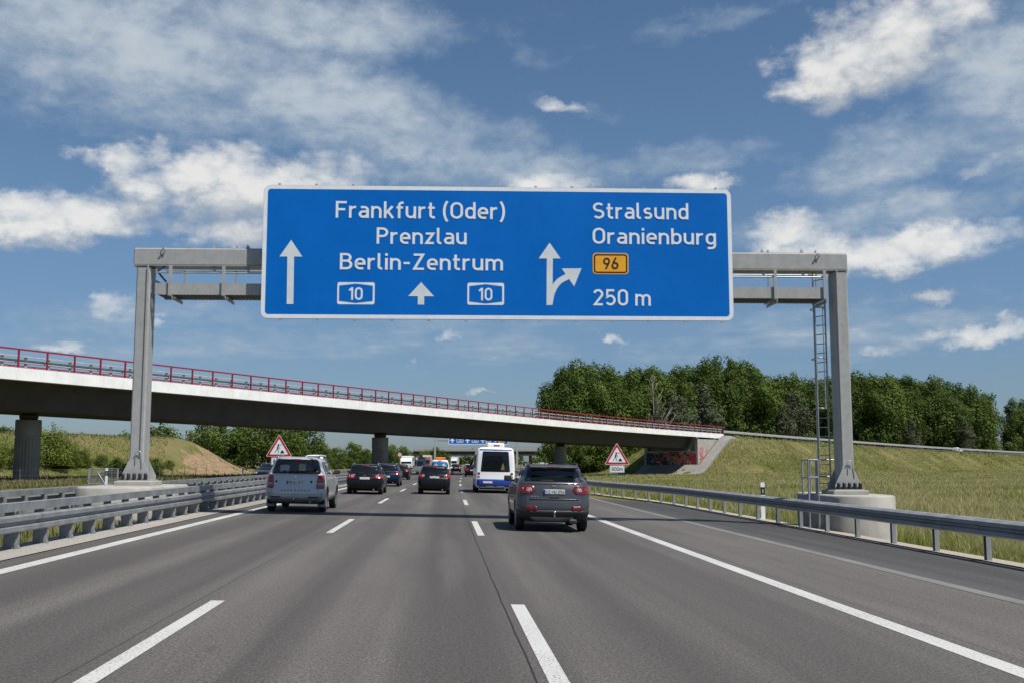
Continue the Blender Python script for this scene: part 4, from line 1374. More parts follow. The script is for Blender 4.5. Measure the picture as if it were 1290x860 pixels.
# ------------------------------------------------------------------ far gantry and far overpass
YG = 240.0
fg = empty('sign_gantry', (0, YG, 0), label='distant sign gantry seen under the overpass', cat='gantry')
xa, xb = at(548, 560, YG).x, at(651.5, 560, YG).x; z0, z1 = at(600, 549, YG).z, at(600, 545.5, YG).z
MB().box(((xa + xb) / 2, .4, (z0 + z1) / 2), (xb - xa + .4, .5, z1 - z0)).build('beam', M['gantry'], fg)
for x in (xa, xb): MB().box((x, .4, z0 / 2 - .5), (.42, .5, z0 + 1)).build('post', M['gantry'], fg)
MB().box(((xa + xb) / 2, .4, z0 - 1.0), (xb - xa - 1, .8, .12)).build('catwalk', M['gantry_dark'], fg)
ya, yb = 559.2, 541
def far_sign(pa, pb, label, items):
    A, B = at(pa, ya, YG - .5), at(pb, yb, YG - .5)
    s = empty('direction_sign', ((A.x + B.x) / 2, YG - .4, A.z), label=label, cat='sign')
    w, h = B.x - A.x, B.z - A.z
    MB().prism(rrect(-w / 2, w / 2, 0, h, .2), 'y', 0, .08).build('panel', M['white_sign'], s)
    q = MB(); P = lambda x, z, l=0: (x, -.01 - l, z)
    shape(q, rrect(-w / 2 + .15, w / 2 - .15, .15, h - .15, .1), P); q.build('blue_face', M['blue_sign'], s, fix=False)
    for kind, u in items:
        x = -w / 2 + u * w; q = MB()
        if kind == 'up':
            shape(q, [(x - .14, .35), (x + .14, .35), (x + .14, .8), (x + .55, .8), (x, 1.45), (x - .55, .8), (x - .14, .8)][::-1], P, .01); q.build('arrow', M['white_sign'], s, fix=False)
        elif kind == 'right':
            stroke(q, [(x - .6, .45), (x - .1, .75), (x + .3, .95)], .15, P, .01); shape(q, [(x, 1.35), (x + .8, 1.35), (x + .55, .6)], P, .013); q.build('arrow', M['white_sign'], s, fix=False)
        elif kind == 'badge':
            ring_shape(q, rrect(x - .75, x + .75, .45, 1.35, .1), rrect(x - .62, x + .62, .58, 1.22, .08), P, .01); text(q, '10', x - .35, x + .35, .62, 1.18, lambda a, z, l=0: (a, -.024 - l, z)); q.build('route_badge', M['white_sign'], s, fix=False)
        elif kind == 'yellow':
            shape(q, rrect(x - .75, x + .75, .45, 1.35, .1), P, .01); q.build('route_badge', M['yellow_sign'], s, fix=False)
        elif kind == 'line':
            text(q, 'Berlin-Zentrum', x - 2.6, x + 2.6, 1.75, 2.5, P); 
            q.build('lettering', M['white_sign'], s, fix=False)
far_sign(565, 613, 'distant blue sign with white arrows under the overpass, the wider of two', [('up', .1), ('badge', .3), ('up', .5), ('badge', .7), ('up', .9), ('line', .5)])
far_sign(617.5, 640.5, 'distant blue sign with slanting arrow and yellow badge above the bus', [('right', .36), ('yellow', .62)])

Y2 = 470.0
fb = empty('overpass_bridge', (0, Y2, 0), (0, 0, R(-4)), 'distant low grey overpass crossing the motorway far behind the bus', 'bridge')
xa, xb = at(520, 575, Y2).x, at(760, 575, Y2).x
zt2 = at(640, 565.5, Y2).z; zb2 = at(640, 573, Y2).z
MB().box(((xa + xb) / 2, 0, zt2 - .35), (xb - xa, .4, .9)).build('parapet', M['conc'], fb)
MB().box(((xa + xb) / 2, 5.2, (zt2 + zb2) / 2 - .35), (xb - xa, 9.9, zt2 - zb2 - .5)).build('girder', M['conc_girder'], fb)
MB().box(((xa + xb) / 2, .1, zt2 + 1.0), (xb - xa, .08, .1)).build('handrail', M['galv_dull'], fb)
for px in (556, 604, 668, 712):
    x = at(px, 575, Y2).x
    MB().lathe([(.7, -2), (.7, zb2 + .1), (0, zb2 + .1)], (x, 5, 0), n=20).build('pier', M['conc_dark'], fb)
# ------------------------------------------------------------------ vehicles
def pchip(xs, ys):
    xs = np.array(xs, float); ys = np.array(ys, float)
    h = np.diff(xs); d = np.diff(ys) / h
    m = np.zeros(len(xs)); m[0], m[-1] = d[0], d[-1]
    for i in range(1, len(xs) - 1):
        if d[i - 1] * d[i] > 0:
            w1, w2 = 2 * h[i] + h[i - 1], h[i] + 2 * h[i - 1]
            m[i] = (w1 + w2) / (w1 / d[i - 1] + w2 / d[i])
    def f(x):
        x = min(max(x, xs[0]), xs[-1])
        i = min(len(xs) - 2, max(0, int(np.searchsorted(xs, x) - 1)))
        t = (x - xs[i]) / h[i]
        return (2 * t ** 3 - 3 * t ** 2 + 1) * ys[i] + (t ** 3 - 2 * t ** 2 + t) * h[i] * m[i] + (-2 * t ** 3 + 3 * t ** 2) * ys[i + 1] + (t ** 3 - t ** 2) * h[i] * m[i + 1]
    return f


class Shell:
    """body surface as a stack of rounded plan outlines; keys: (z, rear y, front y, half width)"""

    def __init__(s, keys, rr=.24, rf=.40, b=.05):
        z = [k[0] for k in keys]
        s.z0, s.z1 = z[0], z[-1]
        s.yr, s.yf, s.w = (pchip(z, [k[i] for k in keys]) for i in (1, 2, 3))
        s.rr, s.rf, s.b = rr, rf, b
        s.zk = z

    def par(s, z):
        w = s.w(z); return s.yr(z), s.yf(z), w, min(s.rr, w * .6), min(s.rf, w * .7)

    def rear(s, u, z, front=False):
        yr, yf, w, rr, rf = s.par(z)
        sg_ = 1 if u >= 0 else -1; a = abs(u)
        r = rf if front else rr; b = s.b * (1.6 if front else 1)
        e = w - r
        if a <= e: x, y = a, b * (a / e) ** 2
        elif a <= e + r * PI / 2:
            t = (a - e) / r; x, y = e + r * math.sin(t), b + r * (1 - math.cos(t))
        else: x, y = w, b + r + (a - e - r * PI / 2)
        return Vector((sg_ * x, yf - y if front else yr + y, z))

    def side(s, y, z, sg_):
        return Vector((sg_ * s.w(z), y, z))

    def nrm(s, f, u, z):
        e = .004
        n = (f(u + e, z) - f(u - e, z)).cross(f(u, z + e) - f(u, z - e))
        return n.normalized()

    def ring(s, z):
        yr, yf, w, rr, rf = s.par(z)
        pts = []
        e = w - rr
        for i in range(6): pts.append((e * i / 6, yr + s.b * (i / 6) ** 2))
        for i in range(7):
            t = PI / 2 * i / 6; pts.append((e + rr * math.sin(t), yr + s.b + rr * (1 - math.cos(t))))
        ya, yb = yr + s.b + rr, yf - s.b * 1.6 - rf
        if yb < ya + .02: yb = ya + .02
        for i in range(1, 15): pts.append((w, ya + (yb - ya) * i / 15))
        e2 = w - rf
        for i in range(7):
            t = PI / 2 * (1 - i / 6); pts.append((e2 + rf * math.sin(t), yb + rf * math.cos(t) if True else 0))
        for i in range(1, 7): pts.append((e2 * (1 - i / 6), yb + rf + s.b * 1.6 * (1 - (1 - i / 6) ** 2)))
        return pts + [(-x, y) for x, y in pts[-2:0:-1]]

    def body(s, nz=44):
        zs = sorted(set([round(s.z0 + (s.z1 - s.z0) * i / nz, 4) for i in range(nz + 1)] + [round(k, 4) for k in s.zk]))
        zs = [z for i, z in enumerate(zs) if i == 0 or z - zs[i - 1] > .004]
        m = MB(); R_ = [s.ring(z) for z in zs]; n = len(R_[0])
        vs = [(x, y, z) for z, r in zip(zs, R_) for x, y in r]
        m.add(vs, [(k * n + i, k * n + (i + 1) % n, (k + 1) * n + (i + 1) % n, (k + 1) * n + i) for k in range(len(zs) - 1) for i in range(n)], 0, True)
        t = len(zs) - 1
        m.f += [tuple(range(n))[::-1], tuple(range(t * n, t * n + n))]; m.m += [1, 0]; m.sm += [False, True]
        return m


def patch(sh, fn, rows, name, mt, parent, out=.006, rnd=0., cols=14, nr=10):
    """a panel lying on the shell: rows = [(z, u0, u1), ...] from bottom to top; fn(u, z) -> point"""
    zs = [r[0] for r in rows]
    z0, z1 = zs[0], zs[-1]
    m = MB(); V = []
    for j in range(nr + 1):
        t = j / nr
        t = .5 - .5 * math.cos(PI * t) if rnd else t
        z = z0 + (z1 - z0) * t
        a, b = np.interp(z, zs, [r[1] for r in rows]), np.interp(z, zs, [r[2] for r in rows])
        if rnd:
            d = min(z - z0, z1 - z)
            if d < rnd:
                c = rnd - math.sqrt(max(0, rnd * rnd - (rnd - d) ** 2)); a += c; b -= c
        for i in range(cols + 1):
            u = a + (b - a) * i / cols
            V.append((fn(u, z), sh.nrm(fn, u, z)))
    cx_ = sum((v[0] for v in V), Vector()) / len(V)
    sgn_ = 1 if sum(v[1].dot(v[0] - Vector((0, v[0].y if abs(v[1].x) > .7 else 2.2, .9))) for v in V) > 0 else -1
    n = cols + 1
    vs = [p + q * sgn_ * out for p, q in V] + [p - q * sgn_ * .02 for p, q in V]
    N = len(V)
    fs = [(j * n + i, j * n + i + 1, (j + 1) * n + i + 1, (j + 1) * n + i) for j in range(nr) for i in range(cols)]
    m.add(vs, fs, 0, True)
    bd = [i for i in range(n)] + [j * n + cols for j in range(1, nr + 1)] + [nr * n + i for i in range(cols - 1, -1, -1)] + [j * n for j in range(nr - 1, 0, -1)]
    m.f += [(bd[i], bd[(i + 1) % len(bd)], N + bd[(i + 1) % len(bd)], N + bd[i]) for i in range(len(bd))]
    m.m += [0] * len(bd); m.sm += [False] * len(bd)
    return m.build(name, mt, parent)


def wheel(parent, x, y, r, w, spokes=5):
    sd = 1 if x > 0 else -1
    wh = empty('wheel', (x, y, r), (0, 0, 0)); wh.parent = parent
    t = MB().lathe([(r * .66, -w / 2), (r * .90, -w / 2), (r * .975, -w * .42), (r, -w * .28), (r, w * .28), (r * .975, w * .42), (r * .90, w / 2), (r * .66, w / 2), (r * .66, -w / 2)], axis='x', n=36)
    t.build('tyre', M['tyre'], wh)
    q = MB().lathe([(r * .67, -w * .48), (r * .67, w * .48), (r * .60, w * .46), (r * .60, -w * .46), (r * .67, -w * .48)], axis='x', n=32)
    q.lathe([(0, sd * w * .40), (r * .16, sd * w * .40), (r * .18, sd * w * .30), (r * .18, 0)], axis='x', n=20)
    for i in range(spokes):
        a = 2 * PI * i / spokes
        c, s_ = math.cos(a), math.sin(a)
        L = [(.12, -.07), (.62, -.11), (.62, .11), (.12, .07)]
        pts = [(r * (u * c - v * s_), r * (u * s_ + v * c)) for u, v in L]
        q.prism(pts, 'x', sd * w * .28, sd * w * .40)
    q.build('rim', M['rim'], wh)
    MB().lathe([(0, sd * w * .05), (r * .6, sd * w * .05)], axis='x', n=24).build('brake_disc', M['black_plastic'], wh, fix=False)
    return wh


def base_keys(L, W, H, zb, rs, slope, hood=.70, zf=.22):
    w = W / 2
    return [(zf, .26, L - .35, w * .86), (zf + .09, .08, L - .10, w * .93), (.46, .015, L - .02, w * .975), (.60, 0, L, w * .992), (.72, .02, L - .02, w),
            (.82, .05, L - .06, w * .998), (zb - .12, .09, L - .22, w * .985), (zb - .03, .12, L * (hood + .13), w * .97), (zb + .03, .145, L * hood, w * .95),
            (zb + .10, .145 + slope * .25, L * (hood - .03), w * .925), (H - .30, .145 + slope * .60, L * (hood - .13), w * .845), (H - .11, rs, L * (hood - .22), w * .775),
            (H - .055, rs + .05, L * (hood - .26), w * .735), (H - .02, rs + .22, L * (hood - .30), w * .62), (H - .004, rs + .42, L * (hood - .34), w * .45), (H, rs + .75, L * (hood - .40), w * .22)]


def car(label, cat, name, loc, Y, paint_m, L, W, H, zb, group=None, rs=.42, slope=.25, hood=.70, lights='wide', plate=None, black_trim=None, rails=True,
        oncoming=False, wr=.34, rgh=.24, detail=2, win=None, light_z=None, light_m='red_lens', tow=False, mirrors=True, top_light=True, glass_m='glass', zf=.22, extra=None):
    X, Yc, Z = loc
    r = empty(name, (X, Yc, Z), (0, math.atan(XFALL) if not oncoming else 0, heading(Y) + (PI if oncoming else 0)), label, cat, group)
    sh = Shell(base_keys(L, W, H, zb, rs, slope, hood, zf), rr=rgh)
    w = W / 2
    me = sh.body(44 if detail > 1 else 26).build('body', [paint_m, M['black_plastic']], None)
    ya, yf = wr + .52, L - wr - .50
    # wheel arches
    cut = MB()
    for sg_ in (-1, 1):
        for y in (ya, yf):
            x0, x1 = (w - .30, w + .2) if sg_ > 0 else (-w - .2, -w + .30)
            n = 28
            vs = [(x, y + (wr + .055) * math.cos(2 * PI * i / n), wr + .02 + (wr + .055) * math.sin(2 * PI * i / n)) for x in (x0, x1) for i in range(n)]
            cut.add(vs, [(i, (i + 1) % n, n + (i + 1) % n, n + i) for i in range(n)] + [tuple(range(n))[::-1], tuple(range(n, 2 * n))], 1)
    co = cut.build('arch_cutter', [paint_m, M['black_plastic']])
    md = me.modifiers.new('arch', 'BOOLEAN'); md.operation = 'DIFFERENCE'; md.object = co; md.solver = 'EXACT'
    dg = bpy.context.evaluated_depsgraph_get()
    new = bpy.data.meshes.new_from_object(me.evaluated_get(dg))
    me.modifiers.clear(); old = me.data; me.data = new; bpy.data.meshes.remove(old)
    bpy.data.objects.remove(co)
    me.parent = r; me.name = 'body'
    for sg_ in (-1, 1):
        for y in (ya, yf): wheel(r, sg_ * (w - .125), y, wr, .215)
    G = M[glass_m] if isinstance(glass_m, str) else glass_m
    rear = lambda u, z: sh.rear(u, z)
    front = lambda u, z: sh.rear(u, z, True)
    # glazing
    z0, z1 = win or (zb + .06, H - .155)
    e = w * .95
    patch(sh, rear, [(z0, -e * .89, e * .89), ((z0 + z1) / 2, -e * .86, e * .86), (z1, -e * .76, e * .76)], 'rear_window', G, r, .005, .07, 18)
    patch(sh, front, [(zb + .10, -e * .80, e * .80), (H - .14, -e * .66, e * .66)], 'windscreen', G, r, .005, .05, 14)
    for sg_ in (-1, 1):
        f = lambda y, z, q=sg_: sh.side(y, z, q)
        yb = sh.yf(zb + .05) - .62; yt = sh.yf(H - .16) - .42
        r0, r1 = sh.yr(zb + .1) + .42, sh.yr(H - .16) + .30
        m1 = L * .30; m2 = L * .47
        spans = ((r0, m1 - .28, r1, m1 - .26), (m1 - .21, m2 - .03, m1 - .19, m2 - .03), (m2 + .03, yb, m2 + .03, yt))
        for a, b, c, d in spans:
            if b - a > .18 and d - c > .08:
                patch(sh, f, [(zb + .055, a, b), (H - .155, c, d)], 'side_window', G, r, .005, .04, 8, 8)
        if detail > 1:
            for yy in (m1 - .24, m2):
                q = MB(); stroke(q, [(yy, .34), (yy - .02, zb), (yy, zb + .04)], .006, lambda y, z, l=0, q2=sg_: sh.side(y, z, q2) + Vector((q2 * .003, 0, 0))); q.build('door_gap', M['black_plastic'], r, fix=False)
            for yy in (m1 + .0, m2 + .1):
                MB().box((sg_ * (sh.w(zb - .1) + .018), yy - .14, zb - .10), (.03, .17, .03), bev=.01).build('door_handle', paint_m, r)
        if mirrors:
            mx = MB()
            mx.box((sg_ * (w + .10), yb + .12, zb + .11), (.20, .10, .145), bev=.045)
            mx.tube((sg_ * (w - .06), yb + .14, zb + .05), (sg_ * (w + .08), yb + .12, zb + .09), .03)
            mx.build('wing_mirror', [paint_m if detail < 2 else M['black_plastic']], r)
    # lamps
    lz0, lz1 = light_z or (zb - .20, zb + .03)
    for sg_ in (-1, 1):
        if lights == 'tall': rows = [(lz0, w * .70, w * 1.02), (lz1 - .1, w * .72, w * 1.03), (lz1, w * .76, w * 1.0)]
        elif lights == 'tail': rows = [(lz0, w * .66, w * 1.06), (lz1, w * .60, w * 1.10)]
        else: rows = [(lz0, w * .58, w * 1.16), ((lz0 + lz1) / 2, w * .50, w * 1.20), (lz1, w * .54, w * 1.18)]
        if sg_ < 0: rows = [(z, -b, -a) for z, a, b in rows]
        lp = patch(sh, rear, rows, 'tail_light', M[light_m], r, .012, .035, 10, 8)
        if detail > 1:
            zc = (lz0 + lz1) / 2
            if lights == 'tall':
                rows = [(lz0 + .10, w * .735, w * .97), (lz0 + .18, w * .735, w * .97)]
                rows2 = [(zc + .02, w * .75, w * .97), (lz1 - .05, w * .77, w * .95)]
            else:
                rows = [(lz0 + .05, w * .60, w * .76), (lz1 - .05, w * .60, w * .76)]
                rows2 = [(lz0 + .05, w * .84, w * 1.08), (lz1 - .04, w * .84, w * 1.10)]
            for rw, mm in ((rows, 'clear_lens'), (rows2, 'red_lens_bright')):
                if sg_ < 0: rw = [(z, -b, -a) for z, a, b in rw]
                patch(sh, rear, rw, 'lamp_lens', M[mm], lp, .016, .02, 6, 4)
        if oncoming:
            rows = [(zb - .26, w * .52, w * 1.05), (zb - .13, w * .50, w * 1.05)]
            if sg_ < 0: rows = [(z, -b, -a) for z, a, b in rows]
            patch(sh, front, rows, 'headlight', M['clear_lens'], r, .01, .04, 8, 6)
    if top_light:
        patch(sh, rear, [(H - .115, -.16, .16), (H - .085, -.16, .16)], 'brake_light', M['red_lens_bright'], r, .02, .01, 8, 3)
    # plate
    pz = plate[1] if plate else zb - .16
    p0 = sh.rear(0, pz); pd = MB()
    pd.box((0, p0.y - .014, pz), (.52, .02, .11), bev=.004)
    pl_ = pd.build('number_plate', M['plate_white'], r)
    MB().box((-.24, p0.y - .0255, pz), (.04, .004, .10)).build('country_strip', M['plate_blue'], pl_)
    if plate and plate[0]:
        q = MB(); text(q, plate[0], -.205, .245, pz - .036, pz + .036, lambda x, z, l=0: (x, p0.y - .026 - l, z), wgt=1.05); q.build('lettering', M['black_sign'], pl_, fix=False)
    if black_trim:
        for (za_, zc_, mm, nm) in black_trim:
            sW = w + .35
            patch(sh, rear, [(za_, -sW, sW), (zc_, -sW, sW)], nm, mm, r, .012, 0, 30, 5)
    if rails:
        for sg_ in (-1, 1):
            xs = sg_ * sh.w(H - .06) * .93
            y0_, y1_ = rs + .35, L * (hood - .27)
            q = MB().path_tube([(xs, y0_ - .1, H - .07), (xs, y0_, H + .025), (xs, (y0_ + y1_) / 2, H + .04), (xs, y1_, H + .02), (xs, y1_ + .1, H - .06)], .022)
            q.build('roof_rail', M['chrome'] if rails == 'chrome' else M['black_plastic'], r)
    # spoiler lip over the window, gap round the tailgate, bumper step
    if detail > 1:
        q = MB()
        pts = [(-w * .80, zb - .02), (-w * .76, .62), (-w * .70, .555), (w * .70, .555), (w * .76, .62), (w * .80, zb - .02)]
        dens = []
        for a, b in zip(pts[:-1], pts[1:]):
            k = 14 if abs(a[0] - b[0]) > .5 else 5
            dens += [(a[0] + (b[0] - a[0]) * i / k, a[1] + (b[1] - a[1]) * i / k) for i in range(k)]
        dens.append(pts[-1])
        stroke(q, dens, .008, lambda u, z, l=0: sh.rear(u, z) + Vector((0, -.004, 0))); q.build('tailgate_gap', M['black_plastic'], r, fix=False)
        pts = [sh.rear(u, z0 + .03) + Vector((0, -.022, 0)) for u in np.linspace(-.02, -w * .42, 6)]
        MB().path_tube(pts, [.012] * 6, 6).build('wiper', M['black_plastic'], r)
        b0 = sh.rear(0, zb - .05)
        MB().box((0, b0.y - .008, zb - .035), (.10, .012, .045), bev=.004).build('emblem', M['chrome'], r)
        MB().tube((0, L * .40, H - .01), (0, L * .40 - .12, H + .10), .012, .005).build('aerial', M['black_plastic'], r)
    if tow:
        MB().tube((0, .25, zf + .1), (0, -.09, zf + .12), .02).tube((0, -.09, zf + .11), (0, -.09, zf + .20), .018).lathe([(0, zf + .19), (.026, zf + .205), (.03, zf + .225), (.02, zf + .245), (0, zf + .25)], (0, -.09, 0), n=12).build('tow_bar', M['chrome'], r)
    MB().box((0, L / 2, zf + .035), (W * .78, L * .82, .16)).build('underbody', M['black_plastic'], r)
    MB().tube((w * .52, .06, zf + .03), (w * .52, .6, zf + .06), .034, n=10).build('exhaust', M['galv_dark'], r)
    if extra: extra(r, sh)
    return r, sh


def spot(px, Y, z=None):
    X = at(px, 600, Y).x
    return X, Y, (rz(X - cl(Y)) if z is None else z)


P_SILVER = paint('silver_car_paint', (.47, .47, .465), .25, .34, .7)
P_GREY = paint('graphite_car_paint', (.058, .061, .066), .35, .34, .6)
P_BLACK = paint('black_car_paint', (.006, .006, .007), 0, .30, .25)
P_BLUE = paint('dark_blue_car_paint', (.006, .014, .040), 0, .3, .3)
P_WHITE = paint('white_vehicle_paint', (.74, .74, .73), 0, .35)
P_RED = paint('dark_red_car_paint', (.035, .006, .007), .1, .3, .3)
P_BUSBLUE = paint('blue_bus_paint', (.012, .045, .30), .1, .35)


def silver_extra(r, sh):
    MB().path_tube([sh.rear(u, 1.185) + Vector((0, -.012, 0)) for u in np.linspace(-.70, .70, 15)], .012, 6).build('trim_strip', M['chrome'], r)
    q = MB()
    for i in range(9):
        u = -.40 + i * .10 + (.03 if i > 3 else 0)
        p = sh.rear(u, .68); q.box((p.x, p.y - .005, .68), (.038, .008, .03))
    q.build('badge_letters', M['black_plastic'], r)
    for u in (-.58, .50):
        p = sh.rear(u, .95); MB().box((p.x, p.y - .004, .95), (.06, .008, .07)).build('badge', M['black_plastic'], r)
    for s_ in (-1, 1):
        patch(sh, lambda u, z: sh.rear(u, z), [(.46, .42 if s_ > 0 else -.74, .74 if s_ > 0 else -.42), (.50, .42 if s_ > 0 else -.74, .74 if s_ > 0 else -.42)], 'reflector', M['red_lens'], r, .012, .015, 6, 3)
        MB().box((s_ * .80, .55, .30), (.26, .012, .28)).build('mud_flap', M['galv_dark'], r)
    # reflections in the rear glass, painted on as flat coloured patches
    for u, z, cc in ((-.36, 1.36, 0), (.17, 1.40, 1)):
        p = sh.rear(u, z); n_ = MB()
        shape(n_, [(x, y) for x, y in rrect(-.16 if cc == 0 else -.10, .14 if cc == 0 else .12, -.10, .11, .05)], lambda a, b, l=0: sh.rear(u + a, z + b) + Vector((0, -.0075, .0)))
        n_.build('window_reflection', mat('painted_window_reflection', (.03, .05, .07, 1) if cc == 0 else (.025, .035, .03, 1), .3), r, fix=False)


car('silver estate off-roader with roof rails in the left lane', 'car', 'silver_suv', spot(370.5, 33.9), 33.9, P_SILVER, 4.70, 1.87, 1.73, 1.14, rs=.30, slope=.22,
    lights='tall', light_m='red_lens_bright', light_z=(.74, 1.16), plate=('PB DA 707', .93), rails='chrome', tow=True, wr=.37, zf=.30, win=(1.19, 1.645), extra=silver_extra, hood=.68, rgh=.33)


def grey_extra(r, sh):
    for s_ in (-1, 1):
        a, b = (.42, .74) if s_ > 0 else (-.74, -.42)
        patch(sh, lambda u, z: sh.rear(u, z), [(.535, a + (.07 if s_ < 0 else 0), b - (.07 if s_ > 0 else 0)), (.63, a, b)], 'reflector', M['red_lens'], r, .016, .02, 6, 4)
    patch(sh, lambda u, z: sh.rear(u, z), [(.285, -.44, .36), (.375, -.60, .50)], 'skid_plate', mat('silver_skid_plate', (.30, .30, .30, 1), .45, .4), r, .030, .02, 12, 4)
    MB().box((.46, .05, .27), (.20, .25, .11), bev=.03).build('exhaust_tip', M['black_plastic'], r)
    p = sh.rear(0, 1.205)
    MB().path_tube([sh.rear(u, 1.185) + Vector((0, -.012, 0)) for u in np.linspace(-.66, .66, 15)], .010, 6).build('trim_strip', M['chrome'], r)
    MB().path_tube([sh.rear(u, .80) + Vector((0, -.008, 0)) for u in np.linspace(-.60, .60, 15)], .012, 6).build('tailgate_ridge', P_GREY, r)
    q = MB()
    for i in range(3): p = sh.rear(-.55 + i * .07, .86); q.box((p.x, p.y - .004, .86), (.045, .008, .03))
    q.build('badge_letters', M['chrome'], r)
    q = MB(); p = sh.rear(0, .84); q.box((0, p.y - .006, .84), (.22, .012, .05), bev=.005); q.build('tailgate_handle', M['black_plastic'], r)
    sp = MB(); sp.prism([(.27, 1.585), (.29, 1.555), (.80, 1.58), (.8, 1.655), (.42, 1.648), (.30, 1.615)], 'x', -.60, .60); sp.build('roof_spoiler', P_GREY, r)
    MB().box((0, .272, 1.588), (.34, .02, .022), bev=.004).build('brake_light', M['red_lens_bright'], r)


car('dark grey off-roader with trailer hitch in the right lane, nearest car', 'car', 'grey_suv', spot(697.5, 26.3), 26.3, P_GREY, 4.40, 1.83, 1.655, 1.16, rs=.40, slope=.34,
    lights='wide', light_z=(.93, 1.12), plate=('NZ MU 256', .985), black_trim=((.30, .53, M['black_plastic'], 'bumper'),), rails=True, tow=True, wr=.36, zf=.27, win=(1.225, 1.515), top_light=False, extra=grey_extra, hood=.69, rgh=.35)
car('black estate car in the left lane behind the silver off-roader', 'car', 'estate_car', spot(458.5, 53.6), 53.6, P_BLACK, 4.60, 1.80, 1.50, .98, rs=.46, slope=.36, lights='wide', plate=('', .80), rails='chrome', wr=.32, win=(1.03, 1.37), light_m='red_lens')
car('dark blue estate car partly hidden behind the black estate', 'car', 'estate_car', spot(486, 72.0), 72.0, P_BLUE, 4.60, 1.80, 1.52, .98, rs=.44, slope=.33, lights='tall', plate=('', .66), rails='chrome', wr=.32, win=(1.03, 1.38), detail=1, light_m='red_lens_bright')
car('small black hatchback with lit red lamps in the middle lane', 'car', 'hatchback', spot(546.5, 56.0), 56.0, P_BLACK, 3.95, 1.70, 1.49, .99, rs=.36, slope=.28, lights='tail', light_z=(.86, 1.04), light_m='red_lens_bright', plate=('', .88), rails=False, wr=.31, win=(1.04, 1.36), hood=.74)


def van_extra(r, sh):
    sgm = mat('blue_window_graphic', (.03, .20, .50, 1), .3)
    patch(sh, lambda u, z: sh.rear(u, z), [(1.17, -.70, .70), (1.72, -.62, .62)], 'window_graphic', sgm, r, .012, .05, 14, 8)
    for u, c in ((-.36, (.62, .50, .20, 1)), (.36, (.6, .55, .38, 1))):
        q = MB(); shape(q, [(u + x, 1.36 + y) for x, y in arc(0, 0, .16, .22, 0, 345, 16)], lambda a, b, l=0: sh.rear(a, b) + Vector((0, -.016, 0))); q.build('graphic_figure', mat('graphic_figure', c, .4), r, fix=False)
    MB().box((0, 1.3, 2.06), (.95, .30, .20), bev=.06).build('beacon_bar', M['orange'], r)
    MB().box((0, 1.3, 1.95), (1.05, .34, .06)).build('beacon_base', M['black_plastic'], r)


car('white van with blue rear window graphic and orange beacon bar on the roof', 'van', 'van', spot(553.5, 98), 98, P_WHITE, 4.5, 1.86, 1.94, 1.12, rs=.20, slope=.10, lights='tall', light_z=(.75, 1.15), rails=False, wr=.32, win=(1.18, 1.73), extra=van_extra, detail=1, hood=.78)
car('far dark car in the middle lane ahead of the white van', 'car', 'distant_car', spot(574, 190), 190, P_BLACK, 4.5, 1.8, 1.5, .98, lights='wide', rails=False, wr=.32, detail=1, light_m='red_lens')
car('dark car with red lamp half hidden by the left edge of the bus', 'car', 'distant_car', spot(594.5, 132), 132, P_BLACK, 4.4, 1.8, 1.5, .98, lights='wide', rails=False, wr=.32, detail=1, light_m='red_lens_bright')
car('far silver car in the right lane beyond the bus', 'car', 'distant_car', spot(589.5, 235), 235, P_SILVER, 4.4, 1.8, 1.5, .98, lights='wide', rails=False, wr=.32, detail=1)
car('far pale car ahead of all others under the far overpass', 'car', 'distant_car', spot(598, 330), 330, P_SILVER, 4.4, 1.8, 1.5, .98, lights='wide', rails=False, wr=.32, detail=1)
X, Y = at(503, 590, 132).x, 132
car('dark car in the left lane ahead of the blue estate, mostly hidden by it', 'car', 'distant_car', spot(502.5, 100), 100, P_BLACK, 4.4, 1.8, 1.45, .95, rails=False, wr=.32, detail=1)
c = at(345, 590, 84)
car('dark oncoming car seen between sign and silver off-roader', 'car', 'oncoming_car', (c.x, 84, .15), 84, P_BLACK, 4.4, 1.8, 1.5, .98, rails=False, wr=.32, detail=1, oncoming=True)
c = at(401, 586, 100)
car('white delivery van behind the silver off-roader, oncoming', 'van', 'van', (c.x, 100, .15), 100, P_WHITE, 5.2, 1.95, 2.25, 1.25, rs=.18, slope=.08, hood=.84, rails=False, wr=.34, detail=1, oncoming=True)
s_ = min(srange(180, 440, 1), key=lambda s: abs(pix((*off(s, 4)[:2], fas(s)[3]))[0] - 1203))
for s, lab, pm in ((s_, 'white car on the embankment ramp in front of the wood', P_WHITE), (min(srange(180, 480, 1), key=lambda s: abs(pix((*off(s, 4)[:2], fas(s)[3]))[0] - 1243)), 'dark car on the ramp following the white one', P_GREY)):
    x, y, a, z = off(s, 4.2)
    k, _ = car(lab, 'car', 'ramp_car', (x, y, z - .29), y, pm, 4.3, 1.78, 1.5, .98, rails=False, wr=.32, detail=1)
    k.rotation_euler = (0, 0, -a)


